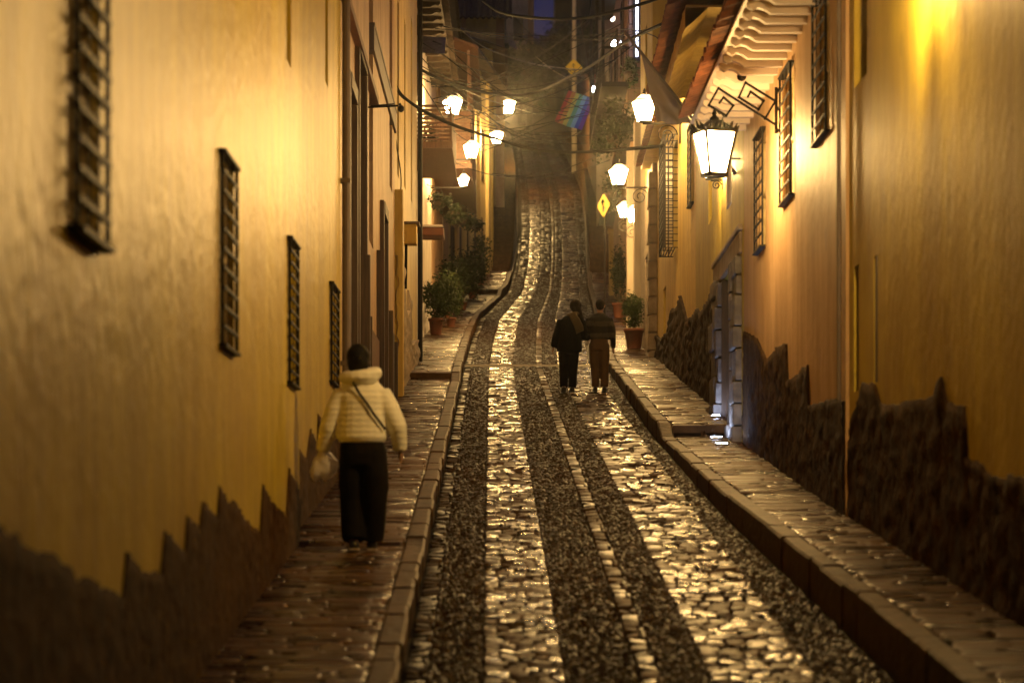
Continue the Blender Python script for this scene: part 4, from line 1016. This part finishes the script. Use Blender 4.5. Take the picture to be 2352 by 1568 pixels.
def hanging(label, u, v, Y, r, seed, name='hanging_plant', rr=None, m='leafd', n=380):
    c = P(u, v, Y); t = thing(name, label, 'hanging plant', tuple(c), 'hanging plants on the house fronts')
    mb = MB(); mb.lathe(c - Vector((0,0,.16)), [(.09,0),(.16,.12),(.17,.2),(.14,.2)], 14); mb.build('pot', M['wood'], t, True)
    mb = MB(); s = -1 if u < U0 else 1; mb.tube([c + Vector((s*.06,0,0)), c + Vector((s*.1,0,.42)), c + Vector((s*.55,.1,.5))], .012, 5); mb.build('hook', M['iron'], t)
    mb = MB(); leaves(mb, c + Vector((0,0,.05)), rr or (r, r, r*.8), n, .11, 10, seed, .5); mb.build('foliage', M[m], t)
hanging('hanging plant under the white house window, nearest on the left', 1010, 465, 74, .28, 21)
hanging('hanging plant left of the brown awning', 1042, 490, 80, .36, 22)
hanging('wide hanging plant below the brown awning', 1063, 505, 86, .42, 23)
hanging('small hanging plant right of the brown awning', 1080, 515, 93, .25, 24)
hanging('hanging plant on the yellow corner house', 1094, 520, 99, .25, 25)
hanging('plant high on the white house beside its window', 985, 335, 68, .3, 26, rr=(.25,.25,.5))
hanging('bright green leafy plant lit by the cool panel on the timber house balcony', 1447, 170, 72.5, .3, 27, rr=(.24,.3,.42), m='leaf', n=420)
hanging('dark trailing plant low on the timber house balcony', 1425, 270, 74, .5, 28, rr=(.5,.6,.6), n=800)
hanging('leafy trailing mass under the timber house balcony', 1405, 315, 78, .5, 29, rr=(.55,.6,.75), n=900)
hanging('trailing plant left of the right hand wall lantern', 1402, 445, 76, .3, 30, rr=(.25,.3,.5))
t = thing('window_box', 'pink lidded plant trough on a bracket low on the white house', 'plant trough', tuple(P(1000,530,66)))
c = P(998,535,66)
mb = MB(); mb.box(c.x-.3,c.x+.22,65.6,66.6,c.z-.1,c.z+.08); mb.build('trough', M['terracotta'], t, bevel=.02)
mb = MB(); mb.box(c.x-.32,c.x+.2,65.55,66.65,c.z+.09,c.z+.14); mb.build('lid', M['whitewood'], t, bevel=.01)
def tree(label, c, r, h, seed, n=1500):
    t = thing('tree', label, 'tree', tuple(c), 'dark trees at the head of the street'); c = Vector(c)
    mb = MB(); mb.tube([c-Vector((0,0,1)), c+Vector((.1,0,h*.4)), c+Vector((0,.2,h*.75))], [.3,.2,.08], 8)
    for k in range(5):
        a = k*1.26+seed; mb.tube([c+Vector((.1,0,h*(.35+.06*k))), c+Vector((math.cos(a)*r*.6, math.sin(a)*r*.6, h*(.6+.05*k)))], [.1,.03], 6)
    mb.build('trunk', M['stem'], t); mb = MB(); leaves(mb, c+Vector((0,0,h*.72)), (r,r,h*.36), n, .5, 26, seed); mb.build('crown', M['leafd'], t)
for k, (u, v, Y, r, h, l) in enumerate([(1200,255,222,2.6,4.6,'dark bushy tree left of the strip of blue sky'),(1243,235,226,1.9,4.0,'small dark tree under the strip of blue sky'),(1285,240,218,2.4,5.4,'dark tree right of the strip of blue sky'),(1335,260,214,2.6,6.5,'widest dark tree behind the pale utility pole'),(1215,270,205,1.5,2.6,'low dark tree at the crest of the street')]):
    p = P(u, v, Y); tree(l, p, r, h, k+40)

# ------------------------------------------------------------------ people
M['skin'] = mat('skin', (.33,.19,.12), .55, var=.06)
M['hair'] = mat('black_hair', (.005,.004,.003), .7, spec=.2, stretch=(3,3,.6), vs=30, bump=.004, bs=60)
M['hairb'] = mat('dark_brown_hair', (.010,.006,.004), .75, spec=.12, stretch=(3,3,.6), vs=30, bump=.004, bs=60)
def wavy(name, col, scale, dist, rough=.6, col2=None):
    m = mat(name, col, rough, var=.08, vs=5); n = m.node_tree.nodes; l = m.node_tree.links; b = n['Principled BSDF']
    tc = n.new('ShaderNodeTexCoord'); w = n.new('ShaderNodeTexWave'); w.bands_direction = 'Z'; w.inputs['Scale'].default_value = scale; w.inputs['Distortion'].default_value = 1.2; w.inputs['Detail Scale'].default_value = 3
    l.new(tc.outputs['Object'], w.inputs['Vector']); bp = n.new('ShaderNodeBump'); bp.inputs['Distance'].default_value = dist
    l.new(w.outputs['Fac'], bp.inputs['Height']); l.new(bp.outputs[0], b.inputs['Normal'])
    if col2:
        cr = n.new('ShaderNodeValToRGB'); cr.color_ramp.elements[0].position = .45; cr.color_ramp.elements[1].position = .6
        cr.color_ramp.elements[0].color = (*col, 1); cr.color_ramp.elements[1].color = (*col2, 1)
        ck = n.new('ShaderNodeTexNoise'); ck.inputs['Scale'].default_value = 60; mu = n.new('ShaderNodeMath'); mu.operation = 'MULTIPLY'
        mr = n.new('ShaderNodeMapRange'); mr.inputs['From Min'].default_value = .35; mr.inputs['From Max'].default_value = .6; mr.inputs['To Min'].default_value = .55
        l.new(tc.outputs['Object'], ck.inputs['Vector']); l.new(ck.outputs[0], mr.inputs[0]); l.new(w.outputs['Fac'], mu.inputs[0]); l.new(mr.outputs[0], mu.inputs[1])
        l.new(mu.outputs[0], cr.inputs[0]); l.new(cr.outputs[0], b.inputs['Base Color'])
    return m
M['puffer'] = wavy('cream_quilted_nylon', (.88,.86,.72), 6.5, .0022, .6)
M['trous'] = mat('black_trousers', (.006,.005,.005), .9, spec=.15, bump=.006, bs=14)
M['coat'] = mat('black_coat', (.004,.004,.004), .9, spec=.15, bump=.006, bs=14)
M['khaki'] = mat('khaki_trousers', (.11,.066,.033), .9, spec=.1, bump=.006, bs=14)
M['sweater'] = wavy('patterned_sweater', (.008,.006,.004), 1.45, .004, .9, (.06,.048,.03))
M['scarf'] = mat('olive_scarf', (.07,.052,.022), .9, bump=.004, bs=60)
M['shoe'] = mat('dark_shoe', (.012,.010,.009), .6)
M['sole'] = mat('pale_sole', (.3,.25,.18), .7)
M['bag'] = mat('white_plastic_bag', (.93,.91,.9), .35, var=.08, bump=.03, bs=9)

_n = M['bag'].node_tree.nodes; _l = M['bag'].node_tree.links          # thin plastic lets light through
_t = _n.new('ShaderNodeBsdfTranslucent'); _t.inputs[0].default_value = (.9,.85,.82,1); _m = _n.new('ShaderNodeMixShader'); _m.inputs[0].default_value = .45
_l.new(_n['Principled BSDF'].outputs[0], _m.inputs[1]); _l.new(_t.outputs[0], _m.inputs[2]); _l.new(_m.outputs[0], _n['Material Output'].inputs[0])
def hand(mb, w, d, side, curl=.35, s=1.0):
    """w wrist point, d pointing direction; palm, four bent fingers, thumb from the side of the palm"""
    w = Vector(w); d = Vector(d).normalized(); f = Vector((0,1,0)); f = (f - d*f.dot(d)).normalized(); o = d.cross(f)*side
    pc = w + d*.045*s
    mb.tube([w - d*.03*s, w, w + d*.035*s, w + d*.085*s], [.024*s,.025*s,.033*s,.03*s], 8, .6, tuple(o))
    inw = -o
    for k, (L, off) in enumerate(((.068,.030),(.076,.011),(.070,-.009),(.055,-.028))):
        b = w + d*.082*s + f*off*s; L *= s
        a = b + d*L*.45 + inw*curl*L*.2; e = a + (d*(1-curl*.4) + inw*curl).normalized()*L*.33; e2 = e + (d*(1-curl) + inw*curl*1.4).normalized()*L*.25
        mb.tube([b - d*.012, a, e, e2], [.0088*s,.0085*s,.0078*s,.006*s], 6)
    b = w + d*.03*s + f*.026*s
    mb.tube([b, b + (d*.5 + f*.6 + inw*.3).normalized()*.032*s, b + (d*.8 + f*.45 + inw*.4).normalized()*.062*s], [.012*s,.010*s,.0075*s], 6)
def head(mb, c, s=1.0, turn=0.0):
    """c is the middle of the skull; looks along +Y turned about Z"""
    c = Vector(c); R = Matrix.Rotation(turn, 3, 'Z'); q = lambda x, y, z: c + R @ Vector((x*s, y*s, z*s))
    def sec(z, rx, ry, cy):
        return [q(rx*math.cos(2*math.pi*k/14), cy + ry*math.sin(2*math.pi*k/14), z) for k in range(14)]
    mb.rings([sec(-.115,.03,.035,.05), sec(-.10,.05,.06,.035), sec(-.06,.064,.082,.012), sec(-.01,.071,.093,0), sec(.04,.074,.096,-.004), sec(.08,.064,.084,-.006), sec(.105,.042,.055,-.008), sec(.117,.012,.016,-.008)])
    mb.rings([[q(x*.5,.085+y,-.005+z) for x, y, z in ((-.012,0,.02),(.012,0,.02),(.02,0,-.035),(-.02,0,-.035))], [q(x,.122+y,-.03+z) for x, y, z in ((-.004,-.02,.02),(.004,-.02,.02),(.011,0,-.012),(-.011,0,-.012))]])
    for sx in (-1, 1):
        mb.tube([q(sx*.072,.0,.02), q(sx*.083,-.012,.012), q(sx*.08,-.006,-.03)], [.014,.017,.01], 6)
def person_core(t, lo, J, mats):
    """continuous body under the clothes"""
    pass

def make_person(label, loc, spec):
    t = thing('person', label, 'person', tuple(loc)); L = Vector(loc)
    A = lambda p: L + Vector(p)
    AL = lambda l: [A(p) for p in l]
    S_ = lambda secs: [(L.x+a, L.y+b, L.z+z, rx, ry) for a, b, z, rx, ry in secs]
    # body: one continuous surface
    mb = MB()
    head(mb, A(spec['head']), spec.get('hs',1), spec.get('turn',0))
    hx, hy, hz = spec['head']; nx_, ny_, nz_ = spec['neck']
    mb.tube(AL([(nx_,ny_,nz_-.06),(nx_,ny_,nz_),(hx,hy-.01,hz-.05)]), [.075,.056,.055], 12)
    mb.loft(S_([(x, y, z, rx*.84, ry*.8) for x, y, z, rx, ry in spec['torso']]), 16)
    for arm in spec['arms']: mb.tube(AL(arm[:4]), [.052,.044,.036,.024], 10); hand(mb, A(arm[3]), Vector(arm[4]), arm[5], spec.get('curl',.35))
    for leg in spec['legs']: mb.tube(AL(leg), [.085,.075,.055,.045,.036], 10); f = A(leg[-1]); mb.tube([f+Vector((0,-.05,-.02)), f+Vector((0,.04,-.03)), f+Vector((0,.15,-.05))], [.04,.042,.03], 8, .8)
    mb.build('body', M['skin'], t, remesh=.0085, smooth_it=2)
    # top garment
    mb = MB(); mb.loft(S_(spec['torso']), 20, 2.2)
    for arm in spec['arms']:
        r = spec['sleeve']; pts = arm[:4]; w = Vector(pts[3]); e = Vector(pts[2]); pts = [*pts[:3], tuple(w - (w-e).normalized()*spec.get('cuff',.0))]
        mb.tube(AL(pts), r, 14)
    top = mb.build(spec['topname'], M[spec['top']], t, remesh=.014, smooth_it=4)
    # trousers
    mb = MB(); mb.loft(S_(spec['hips']), 18, 2.3)
    for leg in spec['legs']: mb.tube(AL([leg[0], leg[1], leg[2], leg[3], (leg[4][0], leg[4][1], leg[4][2]+.0)]), spec['trouser_r'], 14, 1.05)
    for b in spec.get('pockets', []): c = A(b[0]); mb.ball(c, b[1], 10, 6)
    mb.build('trousers', M[spec['bottom']], t, remesh=.014, smooth_it=4)
    for leg in spec['legs']:
        f = A(leg[-1]); up = leg[-1][2] - .085; z0 = L.z + up
        mb = MB(); secs = []
        for k, (yy, w, h) in enumerate(((-.075,.028,.05),(-.06,.038,.075),(0,.042,.085),(.07,.045,.07),(.14,.044,.05),(.175,.03,.035))):
            secs.append([(f.x + w*math.cos(a), f.y + yy, z0 + .012 + h*(.5 + .5*math.sin(a))) for a in np.linspace(0, 2*math.pi, 13)[:-1]])
        mb.rings(secs); sh = mb.build('shoe', M['shoe'], t, True)
        mb = MB(); mb.rings([[(f.x + w*1.05*c, f.y + yy, z0 + dz) for c, dz in ((-1,0),(1,0),(1,.02),(-1,.02))] for yy, w in ((-.08,.03),(-.05,.04),(.05,.042),(.13,.045),(.18,.028))]); mb.build('sole', M[spec.get('solem','sole')], sh)
    return t, L
# walker in the cream jacket
Yp = 23.55; zp = float(ZpL(Yp)) + .012; xp = (835-U0)*Yp/FP
w, L = make_person('person in a cream quilted jacket and wide black trousers walking up the left pavement', (xp, Yp, zp), dict(
    head=(-.045,.04,1.585), neck=(-.03,.015,1.43), turn=.05,
    torso=[(-.012,0,.895,.185,.13),(-.012,0,.93,.208,.15),(-.01,0,1.05,.206,.15),(-.01,0,1.18,.204,.148),(-.012,.0,1.27,.21,.145),(-.015,.005,1.34,.195,.13),(-.02,.01,1.395,.15,.115),(-.025,.015,1.44,.11,.10),(-.03,.02,1.48,.09,.09)],
    arms=[((-.165,0,1.315),(-.235,-.01,1.17),(-.29,0,1.02),(-.345,.06,.83),(-.12,.25,-.95),-1), ((.14,0,1.315),(.22,-.02,1.17),(.285,-.02,1.03),(.305,.05,.835),(.05,.25,-.95),1)],
    sleeve=[.085,.085,.078,.060], cuff=.0, topname='jacket', top='puffer',
    hips=[(-.005,0,.70,.19,.125),(-.005,0,.80,.195,.135),(-.01,0,.92,.18,.125),(-.01,0,1.0,.16,.11)],
    legs=[((-.095,0,.86),(-.10,.02,.62),(-.092,.03,.42),(-.085,-.0,.20),(-.080,-.03,.085)), ((.085,0,.86),(.10,-.02,.62),(.09,.0,.42),(.075,.05,.20),(.065,.07,.085))],
    trouser_r=[.105,.112,.108,.106,.10], bottom='trous', pockets=[((-.175,.0,.56),(.035,.07,.10)),((.175,-.01,.54),(.04,.07,.10))], curl=.45))
mb = MB(); mb.ball(L+Vector((-.045,.015,1.61)), (.1,.11,.115), 16, 9); mb.ball(L+Vector((-.045,-.03,1.55)), (.092,.08,.10), 14, 8); mb.ball(L+Vector((-.04,-.10,1.58)), (.04,.035,.04), 10, 6); mb.build('hair', M['hair'], w, remesh=.012, smooth_it=2)
mb = MB(); pts = []
for k in range(17):
    a = k/16*2*math.pi; pts.append(L+Vector((-.025+.13*math.cos(a), -.0+.12*math.sin(a), 1.455 + .02*math.cos(a) + .015*math.sin(a))))
mb.tube(pts, .055, 10); mb.ball(L+Vector((-.02,-.075,1.42)), (.15,.065,.07), 14, 8); mb.build('hood', M['puffer'], w, remesh=.013, smooth_it=3)
def strap(mb, pts, wd=.022):
    q = [L+Vector(p) for p in pts]; V = []
    for k, p in enumerate(q):
        tdir = (q[min(k+1,len(q)-1)]-q[max(k-1,0)]).normalized(); n_ = tdir.cross(Vector((0,1,0))).normalized()*wd/2
        V += [p-n_, p+n_, p+n_+Vector((0,-.006,0)), p-n_+Vector((0,-.006,0))]
    mb.add(V, [(k*4+j, k*4+(j+1)%4, k*4+4+(j+1)%4, k*4+4+j) for k in range(len(q)-1) for j in range(4)])
mb = MB(); strap(mb, [(-.10,-.10,1.425),(-.075,-.135,1.385),(-.03,-.153,1.30),(.03,-.158,1.22),(.09,-.155,1.13),(.15,-.132,1.05),(.185,-.10,1.0)]); tag(mb.build('bag_strap', M['iron']), 'dark crossbody strap slanting over the back of the cream jacket', 'bag strap')
bag = thing('plastic_bag', 'white plastic bag held in the left hand of the person in the cream jacket', 'plastic bag', tuple(L+Vector((-.36,.10,.74))))
mb = MB(); q = L+Vector((-.33,.10,0)); secs = []
for z, rx, ry, dx in ((.595,.05,.045,-.03),(.61,.085,.075,-.025),(.65,.105,.09,-.01),(.70,.108,.092,.0),(.75,.098,.085,.005),(.79,.07,.065,.0),(.815,.042,.045,-.01),(.845,.02,.025,-.025)):
    secs.append([(q.x+dx+rx*math.cos(a)*(1+.13*math.sin(5*a+z*20)), q.y-.03+ry*math.sin(a)*(1+.13*math.cos(4*a+z*15)), q.z+z+.018*math.sin(3*a)) for a in np.linspace(0,2*math.pi,25)[:-1]])
mb.rings(secs); mb.build('sack', M['bag'], bag, True)
mb = MB(); mb.tube([q+Vector((-.03,0,.83)), q+Vector((-.035,-.02,.87)), q+Vector((-.03,-.0,.885)), q+Vector((-.02,.02,.86)), q+Vector((-.02,.01,.83))], .007, 6); mb.build('handle', M['bag'], bag)

# the couple
Yc = 49.7; zc = float(Zr(Yc)) + .02
xw = (1308-U0)*Yc/FP
w, L = make_person('person in a long black coat and olive scarf, arm in arm on the cobbles', (xw, Yc, zc), dict(
    head=(.105,.02,1.495), neck=(.09,0,1.33), turn=-.25,
    torso=[(0,0,.70,.215,.15),(.0,0,.76,.225,.165),(.0,0,.92,.215,.165),(.01,0,1.05,.20,.155),(.02,0,1.17,.205,.15),(.035,0,1.26,.205,.135),(.055,0,1.31,.16,.115),(.075,0,1.36,.085,.085)],
    arms=[((-.135,0,1.25),(-.185,-.02,1.08),(-.235,-.02,.94),(-.275,.02,.79),(-.25,.1,-.9),-1), ((.20,0,1.24),(.24,-.02,1.08),(.25,.02,.97),(.33,.12,.96),(.9,.3,0),1)],
    sleeve=[.085,.082,.075,.062], topname='coat', top='coat',
    hips=[(-.01,0,.66,.165,.13),(-.01,0,.75,.175,.135),(0,0,.88,.16,.12)],
    legs=[((-.09,0,.80),(-.095,.01,.58),(-.10,.0,.40),(-.10,-.03,.20),(-.10,-.05,.085)), ((.075,0,.80),(.07,.02,.58),(.06,.05,.40),(.055,.06,.20),(.05,.06,.085))],
    trouser_r=[.10,.095,.082,.076,.074], bottom='trous', curl=.6, solem='shoe'))
mb = MB(); mb.ball(L+Vector((.105,.005,1.515)), (.105,.115,.115), 16, 9); mb.tube([L+Vector((.10,-.03,1.49)), L+Vector((.15,-.05,1.38)), L+Vector((.205,-.04,1.27)), L+Vector((.225,-.04,1.18))], [.09,.075,.055,.025], 10); mb.build('hair', M['hairb'], w, remesh=.013, smooth_it=2)
mb = MB(); pts = [L+Vector((.085+.105*math.cos(a), .105*math.sin(a), 1.355+.03*math.cos(a))) for a in np.linspace(0,2*math.pi,15)]
mb.tube(pts, .045, 8)
V = [(.02,-.13,1.37),(.10,-.165,1.24),(.155,-.18,1.12),(.175,-.18,1.03)]; rr = []
for (x,y,z), hw in zip(V, (.06,.075,.08,.075)): rr.append([L+Vector((x-hw*.8,y+.0,z-.03)), L+Vector((x+hw,y+.015,z+.03)), L+Vector((x+hw,y-.02,z+.03)), L+Vector((x-hw*.8,y-.03,z-.03))])
mb.rings(rr); mb.build('scarf', M['scarf'], w, remesh=.013, smooth_it=2)
xm = (1377-U0)*(Yc+.1)/FP
w, L = make_person('person in a patterned sweater and khaki trousers, arm in arm with the black coated person', (xm, Yc+.1, zc+.012), dict(
    head=(.01,.03,1.51), neck=(.01,.01,1.34), turn=.1,
    torso=[(.0,0,.91,.165,.12),(.0,0,.95,.175,.13),(.0,0,1.05,.175,.13),(.0,0,1.15,.185,.128),(.0,0,1.24,.20,.125),(.0,.0,1.30,.185,.115),(.005,.005,1.345,.12,.095),(.01,.01,1.385,.068,.07)],
    arms=[((-.165,0,1.28),(-.21,-.02,1.12),(-.23,.0,1.0),(-.25,.12,.95),(-.3,.9,0),-1), ((.165,0,1.28),(.215,-.03,1.12),(.235,-.04,.98),(.245,.03,.77),(.0,.2,-.95),1)],
    sleeve=[.07,.065,.055,.042], topname='sweater', top='sweater',
    hips=[(-.01,0,.72,.165,.125),(-.01,0,.82,.165,.13),(0,0,.93,.15,.115),(0,0,.97,.145,.11)],
    legs=[((-.085,0,.84),(-.085,.03,.62),(-.08,.04,.44),(-.075,.01,.22),(-.075,-.0,.085)), ((.08,0,.84),(.085,-.0,.62),(.085,-.02,.44),(.085,-.06,.22),(.085,-.08,.085))],
    trouser_r=[.098,.096,.082,.074,.07], bottom='khaki', curl=.4, solem='shoe'))
mb = MB(); mb.ball(L+Vector((.01,.015,1.54)), (.083,.098,.09), 16, 9); mb.ball(L+Vector((.01,-.025,1.50)), (.072,.06,.075), 14, 8); mb.build('hair', M['hairb'], w, remesh=.012, smooth_it=2)
# ------------------------------------------------------------------ damp night air
hm = bpy.data.materials.new('night_air'); hm.use_nodes = True
n = hm.node_tree.nodes; n.remove(n['Principled BSDF'])
pv = n.new('ShaderNodeVolumePrincipled'); pv.inputs['Color'].default_value = (.9,.9,.9,1); pv.inputs['Density'].default_value = HAZE
pv.inputs['Anisotropy'].default_value = .975
hm.node_tree.links.new(pv.outputs[0], n['Material Output'].inputs['Volume'])
mb = MB(); mb.box(-166, 166, -32, 522, -12, 140); hz = mb.build('haze', hm); hz['kind'] = 'stuff'
